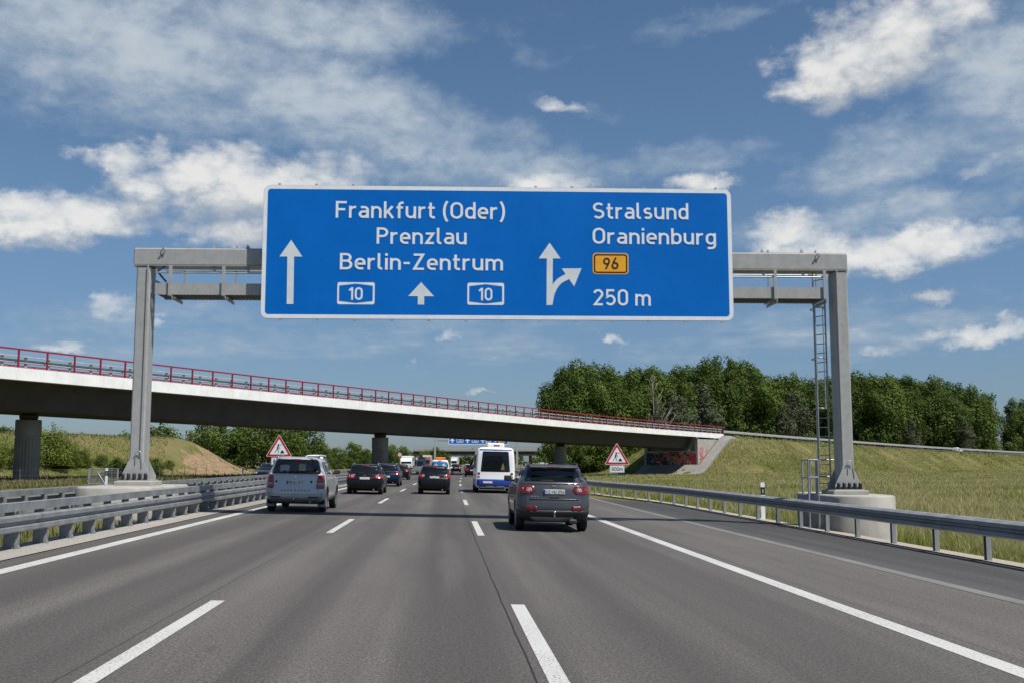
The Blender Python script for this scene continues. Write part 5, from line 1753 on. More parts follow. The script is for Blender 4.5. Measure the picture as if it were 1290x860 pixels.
# ------------------------------------------------------------------ the bus
def bus():
    X, Y, Z = spot(623.5, 60.5)
    r = empty('minibus', (X, Y, Z), (0, math.atan(XFALL), heading(Y)), 'white minibus with blue lower panel and large dark rear window', 'bus')
    L, w = 7.6, 1.12
    sh = Shell([(.30, .10, L - .1, w * .93), (.42, .02, L, w), (.62, 0, L, w), (1.0, .04, L - .02, w), (1.2, .06, L - .1, w * .995), (1.9, .12, L - .5, w * .965), (2.35, .18, L - .8, w * .925), (2.50, .24, L - .95, w * .88), (2.58, .36, L - 1.1, w * .76), (2.61, .60, L - 1.3, w * .5), (2.615, .9, L - 1.6, w * .25)], rr=.16, rf=.35, b=.06)
    b_ = sh.body(40).build('body', [P_WHITE, M['black_plastic']], r)
    f = lambda u, z: sh.rear(u, z)
    ww = w + 4
    patch(sh, f, [(.36, -ww, ww), (.79, -ww, ww)], 'lower_panel', P_BUSBLUE, r, .008, 0, 60, 6)
    patch(sh, f, [(1.21, -.83, .83), (2.35, -.73, .73)], 'rear_window', M['glass'], r, .010, .05, 16, 10)
    patch(sh, f, [(2.405, -.92, .92), (2.47, -.90, .90)], 'roof_band', P_BUSBLUE, r, .010, .02, 14, 4)
    patch(sh, f, [(2.41, -.05, .05), (2.46, -.05, .05)], 'brake_light', M['red_lens_bright'], r, .02, .01, 4, 3)
    for s_ in (-1, 1):
        for z, mm in ((1.10, 'red_lens'), (.92, 'clear_lens')):
            a, b = (.86, 1.0) if s_ > 0 else (-1.0, -.86)
            patch(sh, f, [(z - .06, a, b), (z + .06, a, b)], 'tail_light', M[mm], r, .014, .03, 6, 4)
        for k in range(4):
            y0 = 1.1 + k * 1.4
            patch(sh, lambda y, z, q=s_: sh.side(y, z, q), [(1.35, y0, y0 + 1.28), (2.2, y0, y0 + 1.28)], 'side_window', M['glass'], r, .008, .06, 8, 8)
        for y in (1.5, 5.8):
            wheel(r, s_ * (w - .10), y, .38, .24)
        MB().box((s_ * (w + .16), 6.7, 1.75), (.18, .12, .42), bev=.05).build('wing_mirror', M['black_plastic'], r)
        patch(sh, f, [(.35, .30 * s_ - .22, .30 * s_ + .22), (.40, .30 * s_ - .22, .30 * s_ + .22)], 'bumper_strip', M['galv'], r, .02, .01, 6, 3)
    p0 = sh.rear(-.42, .62)
    pl_ = MB().box((-.42, p0.y - .016, .62), (.52, .02, .115)).build('number_plate', M['plate_white'], r)
    MB().box((.02, 1.6, 2.72), (1.0, 1.3, .24), bev=.07).build('roof_unit', P_WHITE, r)
    MB().box((.08, .94, 2.70), (.34, .02, .06)).build('roof_vent', M['red_lens'], r)
    MB().box((0, L / 2, .33), (1.7, L * .85, .25)).build('underbody', M['black_plastic'], r)
    MB().tube((.55, -.02, .28), (.55, .5, .3), .04).build('exhaust', M['galv_dark'], r)
    q = MB()
    for u0, u1 in ((-.80, -.80), ): pass
    # seats and a curtain glimpsed through the glass
    cu = mat('ochre_curtain', (.16, .10, .035, 1), .8)
    q = MB(); shape(q, [(.30, 1.32), (.52, 1.31), (.49, 1.52), (.43, 1.72), (.36, 1.54)], lambda a, b, l=0: sh.rear(a, b) + Vector((0, -.013, 0))); q.build('curtain', cu, r, fix=False)


bus()


# ------------------------------------------------------------------ lorries and site equipment
def lorry(label, x, Y, H, W, L, cab, box, oncoming=True, z=.15):
    r = empty('lorry', (x, Y, z), (0, 0, heading(Y) + (PI if oncoming else 0)), label, 'lorry')
    # local: front of the cab at y = L
    MB().box((0, (L - 2.3) / 2, .95 + (H - .95) / 2), (W, L - 2.3, H - .95), bev=.05).build('box_body', box, r)
    c_ = MB(); hc = H * .86
    c_.prism([(L - 2.15, .55), (L, .55), (L + .02, 1.3), (L - .12, hc * .72), (L - .5, hc), (L - 2.15, hc)], 'x', -W / 2 + .02, W / 2 - .02)
    c_.build('cab', cab, r)
    g_ = MB(); g_.prism([(L + .035, 1.45), (L - .105, hc * .73), (L - .15, hc * .73), (L - .03, 1.45)], 'x', -W / 2 + .15, W / 2 - .15); g_.build('windscreen', M['glass'], r)
    for s_ in (-1, 1):
        for y in (1.2, 2.4, L - 1.2): wheel(r, s_ * (W / 2 - .18), y, .5, .28, 6)
        MB().box((s_ * (W / 2 + .15), L - .2, 2.3), (.15, .2, .6), bev=.03).build('wing_mirror', M['black_plastic'], r)
        MB().box((s_ * W * .36, L + .02, .85), (.3, .05, .2), bev=.02).build('headlight', M['clear_lens'], r)
    MB().box((0, L / 2, .7), (W * .6, L * .9, .3)).build('chassis', M['black_plastic'], r)
    return r


P_ORANGE = paint('red_box_paint', (.24, .07, .05), 0, .5, .2)
P_DKBLUE = paint('navy_lorry_paint', (.006, .018, .04), 0, .5, .2)
lorry('navy blue lorry in the oncoming lanes left of the red-sided lorry', cl(300) - 14.6, 303, 3.2, 2.4, 8, P_DKBLUE, P_DKBLUE)
lorry('white lorry with red sides in the oncoming lanes', cl(340) - 15.9, 345, 4.0, 2.5, 9, P_ORANGE, P_WHITE)
lorry('white lorry oncoming just in front of the far overpass', cl(430) - 13.2, 430, 3.9, 2.5, 10, P_WHITE, P_WHITE)
# white motor caravan beyond the barrier right of the middle pier
c = at(515, 579, 215)
lorry('white caravan-like van beyond the barrier right of the middle pier', c.x, 215, 2.9, 2.3, 6.5, P_WHITE, P_WHITE)
YL = paint('yellow_site_paint', (.75, .36, .02), 0, .45)
c = at(668.5, 583, 195); g0 = gz1(c.x, 195)
r = empty('site_trailer', (c.x, 195, g0), (0, 0, 0), 'yellow construction site trailer frame at the right verge beside the bus', 'trailer')
for x in (-.5, .5): MB().box((x, 0, 1.45), (.28, .25, 1.6), bev=.03).build('upright', YL, r)
MB().box((0, 0, 1.25), (.75, .22, .45), bev=.03).build('cross_panel', YL, r)
MB().box((0, .3, .52), (1.5, 1.6, .25), bev=.03).build('chassis', YL, r)
for x in (-.75, .75): wheel(r, x, .4, .33, .18)
for i, (px, w_, h_, lab) in enumerate(((677, .85, 2.3, 'grey site container nearest to the yellow trailer'), (683, .8, 2.5, 'white site container in the middle of the row by the right pier'), (689, .75, 2.4, 'grey site container left of the right bridge pier'))):
    c = at(px, 583, 205 + 3 * i)
    r = empty('site_container', (c.x, 205 + 3 * i, gz1(c.x, 205)), (0, 0, 0), lab, 'container', 'site containers beyond the right pier')
    m_ = mat('container_paint', ((.33, .35, .36, 1), (.6, .6, .6, 1), (.36, .36, .36, 1))[i], .6)
    MB().box((0, 1.5, h_ / 2), (w_, 3, h_), bev=.03).build('container_shell', m_, r)
    q = MB()
    for k in range(4): q.box((-w_ / 2 + .12 + k * (w_ - .24) / 3, -.012, h_ / 2), (.05, .03, h_ - .3))
    q.build('ribs', m_, r)
    MB().box((0, -.02, h_ * .62), (w_ * .4, .02, h_ * .25)).build('window', M['glass'], r)
c = at(652.5, 589, 150)
r = empty('sand_bin', (c.x + .2, 150, gz1(c.x, 150)), (0, 0, 0), 'pale box-shaped cabinet on the right verge between bus and grey off-roader', 'cabinet')
MB().box((0, 0, .55), (.75, .6, 1.1), bev=.04).build('cabinet_body', M['conc'], r)
MB().box((0, 0, 1.13), (.82, .68, .06), bev=.02).build('lid', M['conc_dark'], r)
# ------------------------------------------------------------------ trees and shrubs
def leaf_mat(name, c0, c1, sc=.5):
    m, t, b = new_mat(name)
    tone = t.node('ShaderNodeAttribute', attribute_name='tone').outputs['Fac']
    rnd = t.node('ShaderNodeObjectInfo').outputs['Random']
    c = t.mix(tone, c0, c1)
    c = t.mix(t.math('MULTIPLY', rnd, .55), c, tuple(x * .62 for x in c0[:3]) + (1,))
    t.l.new(c, b.inputs['Base Color'])
    b.inputs['Roughness'].default_value = .7
    b.inputs['Specular IOR Level'].default_value = .08
    tr = t.node('ShaderNodeBsdfTranslucent'); t.l.new(c, tr.inputs[0])
    mx = t.node('ShaderNodeMixShader'); mx.inputs[0].default_value = .30
    t.l.new(b.outputs[0], mx.inputs[1]); t.l.new(tr.outputs[0], mx.inputs[2])
    out = [n for n in m.node_tree.nodes if n.type == 'OUTPUT_MATERIAL'][0]
    t.l.new(mx.outputs[0], out.inputs[0])
    return m


M['leaf_dark'] = leaf_mat('dark_poplar_leaves', (.062, .100, .020, 1), (.134, .184, .044, 1))
M['leaf_mid'] = leaf_mat('mid_green_leaves', (.080, .122, .024, 1), (.160, .212, .052, 1))
M['leaf_pale'] = leaf_mat('grey_green_willow_leaves', (.080, .098, .055, 1), (.165, .185, .11, 1))
M['leaf_bright'] = leaf_mat('light_green_shrub_leaves', (.115, .165, .028, 1), (.220, .275, .060, 1))


def crown(seed, h, rad, h0, style='poplar', n_leaf=5200, ls=.42):
    """leaf faces clumped along the limbs of a crown; returns arrays"""
    r = np.random.default_rng(seed)
    nb = {'poplar': 46, 'round': 34, 'bush': 26, 'willow': 40}[style]
    C, S, T = [], [], []
    for i in range(nb):
        t = r.uniform(0, 1)
        if style == 'poplar': prof = (math.sin(PI * min(1, .10 + .86 * t)) ** .55) * (1.0 if t < .6 else 1 - .35 * (t - .6))
        elif style == 'bush': prof = math.sqrt(max(.05, 1 - t ** 1.7))
        else: prof = math.sqrt(max(.06, 1 - (2 * t - .9) ** 2 * .9))
        a = r.uniform(0, 2 * PI); q = rad * prof * math.sqrt(r.uniform(.12, 1)) * .86
        z = h0 + (h - h0) * (.04 + .90 * t)
        C.append((q * math.cos(a), q * math.sin(a), z))
        S.append(rad * r.uniform(.20, .38) * (1.15 if t < .75 else .72)); T.append(r.uniform(0, 1))
    C = np.array(C); S = np.array(S); T = np.array(T)
    k = r.choice(nb, n_leaf, p=S ** 2 / (S ** 2).sum())
    d = r.normal(size=(n_leaf, 3)); d /= np.linalg.norm(d, axis=1)[:, None]
    rr_ = S[k] * (.45 + .62 * r.uniform(0, 1, n_leaf) ** .6)
    sc = np.array([1, 1, 1.15 if style != 'willow' else 1.5])
    P = C[k] + d * rr_[:, None] * sc
    # stray twigs that break the outline
    st = r.uniform(0, 1, n_leaf) < .05
    P[st] += d[st] * r.uniform(.1, .5, st.sum())[:, None] * rad * .25
    P[:, 2] = np.maximum(P[:, 2], h0 * .5 + .1)
    N = d * 1.3 + r.normal(size=(n_leaf, 3)) * .5 + np.array([0, 0, .35])
    N /= np.linalg.norm(N, axis=1)[:, None]
    A = np.cross(N, r.normal(size=(n_leaf, 3))); A /= np.linalg.norm(A, axis=1)[:, None]
    B = np.cross(N, A)
    L = ls * r.uniform(.55, 1.45, n_leaf)[:, None]
    V = np.stack([P - A * L * .55, P + B * L * .38, P + A * L * .55, P - B * L * .38], 1).astype(np.float32)
    tone = np.clip(.72 * T[k] + .28 * r.uniform(0, 1, n_leaf), 0, 1)
    return V, tone, C


def crown_mesh(name, V, tone, mt):
    n = len(V)
    me = bpy.data.meshes.new(name)
    me.vertices.add(n * 4); me.vertices.foreach_set('co', V.ravel())
    me.loops.add(n * 4); me.polygons.add(n)
    me.loops.foreach_set('vertex_index', np.arange(n * 4, dtype=np.int32))
    me.polygons.foreach_set('loop_start', np.arange(0, n * 4, 4, dtype=np.int32))
    me.polygons.foreach_set('loop_total', np.full(n, 4, np.int32))
    me.update(calc_edges=True)
    a = me.attributes.new('tone', 'FLOAT', 'POINT'); a.data.foreach_set('value', np.repeat(tone, 4).astype(np.float32))
    me.materials.append(mt)
    return me


def trunk_mesh(name, seed, h, r0, C, mt, limbs=9, top=.78):
    r = random.Random(seed); m = MB()
    pts = [(r.uniform(-.02, .02) * h * (i / 6), r.uniform(-.02, .02) * h * (i / 6), -.5 + (h * top + .5) * i / 6) for i in range(7)]
    m.path_tube(pts, [r0 * (1.25 if i == 0 else 1 - .13 * i) for i in range(7)], 8)
    idx = list(range(len(C))); r.shuffle(idx)
    for i in idx[:limbs]:
        c = C[i]; z0 = max(.8, min(h * top * .9, c[2] * .55))
        k = min(5, int((z0 + .5) / (h * top + .5) * 6)); f = (z0 + .5) / (h * top + .5) * 6 - k
        p = Vector(pts[k]).lerp(Vector(pts[k + 1]), f)
        q = Vector(c); mid = p.lerp(q, .5) + Vector((0, 0, -.05 * h))
        m.path_tube([p, mid, q], [r0 * .42, r0 * .26, r0 * .08], 6)
    me = m.mesh(name); me.materials.append(mt)
    return me


PROTO = {}
for key, st, h, rad, h0, lm, nl, ls in (('poplar_a', 'poplar', 21, 4.6, 3.0, 'leaf_dark', 9500, .36), ('poplar_b', 'poplar', 22, 4.1, 2.5, 'leaf_dark', 9500, .36), ('poplar_c', 'poplar', 19, 4.9, 2.0, 'leaf_mid', 9500, .36),
                                        ('poplar_d', 'round', 18, 5.4, 2.0, 'leaf_dark', 10500, .37), ('willow', 'willow', 13, 3.9, .8, 'leaf_pale', 5200, .38), ('thicket', 'bush', 7, 4.2, .2, 'leaf_dark', 3600, .40),
                                        ('broad', 'round', 11, 4.8, 1.2, 'leaf_mid', 5200, .42), ('small', 'round', 6, 2.3, .8, 'leaf_mid', 2600, .26), ('dark_round', 'round', 12, 5.2, .8, 'leaf_dark', 5200, .44),
                                        ('shrub', 'bush', 4.6, 2.5, .1, 'leaf_bright', 6800, .15), ('shrub_low', 'bush', 2.6, 2.0, .05, 'leaf_mid', 3600, .14), ('far', 'round', 11, 6, .8, 'leaf_mid', 1600, .9)):
    V, tone, C = crown(hash(key) % 1 + sum(map(ord, key)), h, rad, h0, st, nl, ls)
    PROTO[key] = (crown_mesh(key + '_crown', V, tone, M[lm]), trunk_mesh(key + '_trunk', 3 + len(key), h, h * .016 + .05, C, M['bark']), h)


def tree(key, x, y, h, label, name='tree', cat='tree', group=None, wide=1.0, sink=0.0):
    cm, tm, h0 = PROTO[key]
    k = h / h0
    o = empty(name, (x, y, gz1(x, y) - sink), (0, 0, random.uniform(0, 6.28)), label, cat, group)
    o.scale = (k * wide, k * wide, k)
    for nm, me in (('crown', cm), ('trunk', tm)):
        c_ = bpy.data.objects.new(nm, me); COL.objects.link(c_); c_.parent = o
    return o


# the wood on the right: front row by the measured skyline
SKY = [(690, 492), (700, 470), (720, 455), (745, 452), (765, 464), (785, 462), (810, 456), (835, 460), (850, 462), (870, 455), (895, 449), (920, 448), (940, 452), (958, 464), (980, 470), (1000, 468),
       (1020, 474), (1040, 470), (1065, 470), (1090, 466), (1110, 468), (1135, 472), (1160, 474), (1180, 470), (1200, 478), (1220, 486), (1240, 490), (1254, 512), (1270, 500), (1290, 498), (1320, 500), (1360, 496)]


def sky_y(px): return float(np.interp(px, [a for a, b in SKY], [b for a, b in SKY]))


def wood_Y(px): return float(np.interp(px, [680, 720, 800, 900, 1000, 1150, 1290, 1400], [238, 246, 262, 282, 300, 335, 372, 400]))


desc = ['tall dark poplar', 'broad dense poplar', 'slim dark poplar', 'rounded dark green poplar', 'leafy mid green poplar']
where = [(704, 724, 'at the left end of the wood, nearest the bridge deck'), (715, 745, 'second in from the left end of the wood, above the red railing'), (745, 775, 'behind the deck, right of the two end trees'),
         (775, 805, 'behind the bare pale tree'), (805, 835, 'behind the grey-green willows'), (835, 870, 'between the two groups of willows'), (870, 900, 'at the highest part of the wood skyline, left side'),
         (900, 925, 'at the peak of the wood skyline above the abutment'), (925, 955, 'just right of the skyline peak, above the abutment'), (955, 985, 'in the dip of the skyline right of the abutment'),
         (985, 1010, 'left of the gantry ladder'), (1010, 1035, 'directly behind the gantry ladder'), (1035, 1065, 'directly behind the right gantry post'), (1065, 1095, 'just right of the right gantry post'),
         (1095, 1125, 'one tree right of the gantry post neighbour'), (1125, 1155, 'mid way between gantry post and wood gap'), (1155, 1185, 'above the white ramp car, to its left'), (1185, 1215, 'directly above the white ramp car'),
         (1210, 1228, 'right of the white ramp car'), (1230, 1246, 'last one before the gap in the wood'), (1262, 1284, 'first one right of the gap'), (1290, 1320, 'at the very right end of the wood')]
kinds = ['poplar_a', 'poplar_d', 'poplar_b', 'poplar_d', 'poplar_c']
for i, (a, b, wtxt) in enumerate(where):
    px = (a + b) / 2
    Y = wood_Y(px) + random.uniform(-2, 6)
    top = at(px, sky_y(px) - 1, Y)
    g0 = gz1(top.x, Y)
    k = i % 5 if i not in (0, 1, 2) else (3, 1, 3)[i]
    tree(kinds[k], top.x, Y, (top.z - g0) * random.uniform(.96, 1.05), desc[k] + ' ' + wtxt, 'poplar_tree', 'tree', 'trees of the wood on the right', .94)
# second and third rows, seen only between the front crowns
for row in range(2):
    for i, px in enumerate(np.arange(714 + row * 9, 1400, 21)):
        if 1234 < px < 1278: continue
        Y = wood_Y(px) + 9 + 10 * row + random.uniform(-3, 3)
        top = at(px, sky_y(px) + random.uniform(2, 9), Y)
        tree(kinds[(i * 2 + row) % 5], top.x, Y, top.z - gz1(top.x, Y), 'dark green tree of the rear rows of the wood, mostly hidden by the front poplars', 'poplar_tree', 'tree', 'rear trees of the wood on the right', 1.1)
# undergrowth along the edge of the wood
for i, px in enumerate(np.arange(712, 1380, 17)):
    if 1248 < px < 1260: continue
    Y = wood_Y(px) - 4 + random.uniform(-2, 2); X = at(px, 560, Y).x
    tree('thicket', X, Y, random.uniform(5.5, 9.5), 'dark bushy undergrowth along the foot of the wood', 'bush', 'bush', 'undergrowth at the edge of the wood', 1.0)
for px, top, dy, lab in ((842, 492, -7, 'grey-green willow above the red railing, larger left one'), (858, 500, -9, 'grey-green willow leaning right of the larger willow'), (884, 486, -6, 'pale willow standing apart, left of the abutment'),
                         (1000, 494, -7, 'pale grey-green willow between abutment and ladder'), (988, 508, -9, 'small grey-green willow beside the one left of the ladder'), (822, 505, -8, 'small pale willow right of the bare tree'),
                         (1148, 530, -9, 'low pale bush right of the gantry post'), (1212, 525, -10, 'pale willow bush at the foot of the wood by the white ramp car')):
    Y = wood_Y(px) + dy; t_ = at(px, top, Y)
    tree('willow', t_.x, Y, t_.z - gz1(t_.x, Y), lab, 'willow_tree', 'tree', 'pale willows at the edge of the wood', .95)


def bare_tree(px, top, dy, label, seed):
    Y = wood_Y(px) + dy; t_ = at(px, top, Y); g0 = gz1(t_.x, Y); h = t_.z - g0
    r = random.Random(seed); o = empty('bare_tree', (t_.x, Y, g0), label=label, cat='tree')
    m = MB()
    pts = [(r.uniform(-.25, .25), r.uniform(-.2, .2), h * i / 6) for i in range(7)]
    m.path_tube(pts, [.26, .23, .2, .16, .12, .08, .03], 7); m.build('trunk', M['bark_pale'], o)
    b_ = MB()
    for i in range(34):
        z = h * r.uniform(.25, .95); a = r.uniform(0, 6.28); L = (h - z) * r.uniform(.25, .6) + .8
        k = min(5, int(z / h * 6)); p = Vector(pts[k]).lerp(Vector(pts[k + 1]), z / h * 6 - k)
        q = p + Vector((math.cos(a) * L * .6, math.sin(a) * L * .6, L * .8)); mid = p.lerp(q, .5) + Vector((math.cos(a) * .3, math.sin(a) * .3, -.1))
        b_.path_tube([p, mid, q], [.07, .05, .015], 5)
        for _ in range(3):
            s0 = mid.lerp(q, r.uniform(0, .8)); b_.tube(s0, s0 + Vector((r.uniform(-.7, .7), r.uniform(-.7, .7), r.uniform(.2, 1.1))), .03, .008, 4)
    b_.build('branches', M['bark_pale'], o)


bare_tree(822, 474, -10, 'bare pale tree with leafless branches above the red railing', 4)
0 and bare_tree(946, 505, -10, 'slim bare pale trunk at the wood edge right of the abutment', 9)
0 and bare_tree(1114, 500, -10, 'thin brownish bare tree right of the right gantry post', 12)

# under and beyond the bridge, right side
for px, Y, top, key, lab in ((700, 215, 566, 'dark_round', 'dark tree just left of the right bridge pier'), (722, 232, 555, 'dark_round', 'dark tree seen under the deck right of the right pier'), (742, 236, 553, 'dark_round', 'dark tree under the deck above the grassy bank'),
                             (765, 240, 550, 'broad', 'green tree under the deck behind the right roadworks sign'), (786, 243, 550, 'dark_round', 'dark tree under the deck beside the graffiti wall')):
    t_ = at(px, top, Y); tree(key, t_.x, Y, max(6, t_.z - gz1(t_.x, Y)) + 3, lab, 'tree', 'tree', None, 1.0)

# left side
for px, Y, top, key, lab, wd in ((256, 196, 531, 'dark_round', 'dark bushy tree at the end of the sandy bank, left one', 1.1), (285, 200, 528, 'dark_round', 'tall dark tree behind the end of the sandy bank', 1.1), (312, 205, 527, 'broad', 'grey-green tree left of the roadworks sign', 1.05),
                                 (338, 198, 530, 'broad', 'dense green tree directly behind the left roadworks sign', 1.1), (362, 205, 528, 'dark_round', 'tall dark tree right of the left roadworks sign', 1.05), (384, 210, 534, 'broad', 'dense tree above the silver off-roader roof', 1.0),
                                 (404, 235, 557, 'broad', 'olive green tree above the white delivery van', 1.0), (203, 185, 532, 'small', 'lone dark little tree on the hill crest right of the gantry post', 1.15), (160, 186, 542, 'small', 'small tree on the hill crest behind the gantry post', 1.0),
                                 (104, 180, 544, 'small', 'small sapling on the hill crest right of the big shrub', .8), (90, 182, 546, 'small', 'smaller sapling on the hill crest', .8), (8, 150, 535, 'small', 'dark little tree at the left picture edge by the pier', 1.2), (-12, 152, 530, 'small', 'dark tree beyond the left picture edge', 1.2)):
    t_ = at(px, top, Y); tree(key, t_.x, Y, max(1.5, t_.z - gz1(t_.x, Y)), lab, 'tree', 'tree', None, wd)
for px, Y, top, key, lab, wd in ((62, 108, 533, 'shrub', 'tall light green shrub right of the left bridge pier', 1.0), (88, 106, 552, 'shrub', 'light green shrub beside the tallest shrub', 1.0), (108, 105, 562, 'shrub', 'rounded green shrub behind the wire mesh guard', 1.0),
                                 (14, 104, 556, 'shrub', 'green shrub left of the left bridge pier', 1.1), (-14, 103, 548, 'shrub', 'green shrub at the left picture edge', 1.1), (40, 110, 560, 'shrub', 'green shrub behind the left bridge pier', 1.0), (128, 108, 572, 'shrub_low', 'low dark bush left of the gantry post', 1.0),
                                 (196, 124, 576, 'shrub_low', 'low dark bush on the hill right of the gantry post', 1.1), (214, 128, 580, 'shrub_low', 'low bush at the edge of the sandy bank', 1.0), (150, 118, 576, 'shrub_low', 'low bush just behind the gantry post', 1.2), (76, 104, 574, 'shrub_low', 'low bush at the foot of the light green shrubs', 1.3)):
    cf = -(px - 553) / FPX; Y = max(Y, (75.4 + 21.5) / (cf * .8406 + .5417)) if px < 150 else max(Y, 116 + (px - 150) * .12)
    t_ = at(px, top, Y); tree(key, t_.x, Y, max(1.0, t_.z - gz1(t_.x, Y)), lab, 'shrub', 'shrub', None, wd)
# middle distance along the motorway
for px, Y, top, key, lab in ((424, 300, 563, 'broad', 'round green tree above the black estate, left'), (444, 310, 557, 'broad', 'larger round tree left of the middle pier'), (462, 300, 566, 'dark_round', 'dark tree touching the middle pier on its left'),
                             (494, 330, 560, 'broad', 'pale green tree right of the middle pier'), (508, 345, 562, 'broad', 'green tree above the white caravan'), (521, 420, 571, 'dark_round', 'dark low tree right of the caravan'), (536, 430, 567, 'broad', 'green tree left of the distant gantry post'),
                             (549, 440, 563, 'dark_round', 'dark tree behind the distant gantry post'), (559, 440, 567, 'dark_round', 'dark tree just right of the distant gantry post')):
    t_ = at(px, top, Y); tree(key, t_.x, Y, max(4, t_.z - gz1(t_.x, Y)), lab, 'tree', 'tree', None, 1.15)
for i, px in enumerate(list(range(396, 560, 11))):
    Y = 250 + (px - 396) * 1.0; t_ = at(px, 577 + random.uniform(-2, 2), Y)
    tree('thicket', t_.x, Y, max(2.5, t_.z - gz1(t_.x, Y)), 'low bush of the green belt left of the motorway', 'bush', 'bush', 'bushes of the green belt left of the motorway', 1.2)

# the far woods all round the plain
V_, T_ = [], []
fr_ = np.random.default_rng(3)
for az in np.arange(-75, 75, .8):
    D = fr_.uniform(800, 1500)
    x, y = D * math.sin(R(az)), D * math.cos(R(az))
    if abs(x - cl(min(y, 1300))) < 45: continue
    V, tone, C = crown(int(fr_.integers(1e6)), fr_.uniform(9, 16), fr_.uniform(8, 14), .5, 'round', 170, 3.2)
    V_.append(V + np.array([x, y, 0], np.float32)); T_.append(tone)
me = crown_mesh('distant_wood', np.concatenate(V_), np.concatenate(T_), M['leaf_mid'])
o = bpy.data.objects.new('distant_wood', me); COL.objects.link(o); tag(o, kind='stuff')
# ------------------------------------------------------------------ sky, sun, camera
SUN_DIR = Vector((.42, -.36, 1.0)).normalized()
sun_el = math.asin(SUN_DIR.z)
sun_az = math.atan2(SUN_DIR.x, SUN_DIR.y)

world = bpy.data.worlds.new('World'); scene.world = world
world.use_nodes = True
wt = NT(world.node_tree)
bg = world.node_tree.nodes['Background']
SKYS = .07
bg.inputs['Strength'].default_value = SKYS
sky = wt.node('ShaderNodeTexSky')
sky.sky_type = 'NISHITA'; sky.sun_disc = False
sky.sun_elevation = sun_el; sky.sun_rotation = sun_az
sky.air_density = 1.0; sky.dust_density = .6; sky.ozone_density = 2.2; sky.altitude = 60
geo = wt.node('ShaderNodeTexCoord').outputs['Generated']
sp_ = wt.node('ShaderNodeSeparateXYZ'); wt.l.new(geo, sp_.inputs[0])
az = wt.math('ARCTAN2', sp_.outputs[0], sp_.outputs[1])
el = wt.math('ARCSINE', sp_.outputs[2])


def azel(px, py):
    d = ray(px, py).normalized(); return math.atan2(d.x, d.y), math.asin(d.z)


# cloud-plane coordinates: clouds flatten and crowd towards the horizon
zz = wt.math('MAXIMUM', wt.math('ADD', sp_.outputs[2], .10), .02)
cp = wt.node('ShaderNodeCombineXYZ')
wt.l.new(wt.math('DIVIDE', sp_.outputs[0], zz), cp.inputs[0]); wt.l.new(wt.math('DIVIDE', sp_.outputs[1], zz), cp.inputs[1])
cpv = cp.outputs[0]
# angular coordinates for the heaped clouds
ca = wt.node('ShaderNodeCombineXYZ'); wt.l.new(az, ca.inputs[0]); wt.l.new(wt.math('MULTIPLY', el, 1.55), ca.inputs[1])
cav = ca.outputs[0]


wa = wt.math('ADD', wt.math('MULTIPLY', wt.math('SUBTRACT', wt.noise(cav, 22, 5, .6), .5), .055), wt.math('MULTIPLY', wt.math('SUBTRACT', wt.noise(cav, 80, 4, .6), .5), .016))
we = wt.math('ADD', wt.math('MULTIPLY', wt.math('SUBTRACT', wt.noise(wt.scale(cav, (1, 1, 1), (5, 3, 1)), 26, 5, .6), .5), .034), wt.math('MULTIPLY', wt.math('SUBTRACT', wt.noise(wt.scale(cav, (1, 1, 1), (2, 9, 4)), 95, 4, .6), .5), .010))
azw = wt.math('ADD', az, wa); elw = wt.math('ADD', el, we)


def blobs(lst, dy=0.0):
    """largest of several soft ellipses: (px, py, half width px, half height px, tilt deg, weight)"""
    cur = None
    for px, py, rx, ry, tilt, wgt in lst:
        a0, e0 = azel(px, py)
        sx, sy = rx / FPX, ry / FPX
        t = R(tilt); c, s = math.cos(t), math.sin(t)
        da = wt.math('SUBTRACT', azw, a0); de = wt.math('SUBTRACT', elw, e0 + dy)
        u = wt.math('ADD', wt.math('MULTIPLY', da, c / sx), wt.math('MULTIPLY', de, s / sx))
        v = wt.math('ADD', wt.math('MULTIPLY', da, -s / sy), wt.math('MULTIPLY', de, c / sy))
        m = wt.math('SUBTRACT', wgt, wt.math('MULTIPLY', wt.math('ADD', wt.math('MULTIPLY', u, u), wt.math('MULTIPLY', v, v)), wgt))
        cur = m if cur is None else wt.math('SMOOTH_MAX', cur, m, .25)
    return wt.math('MAXIMUM', cur, -1.0)


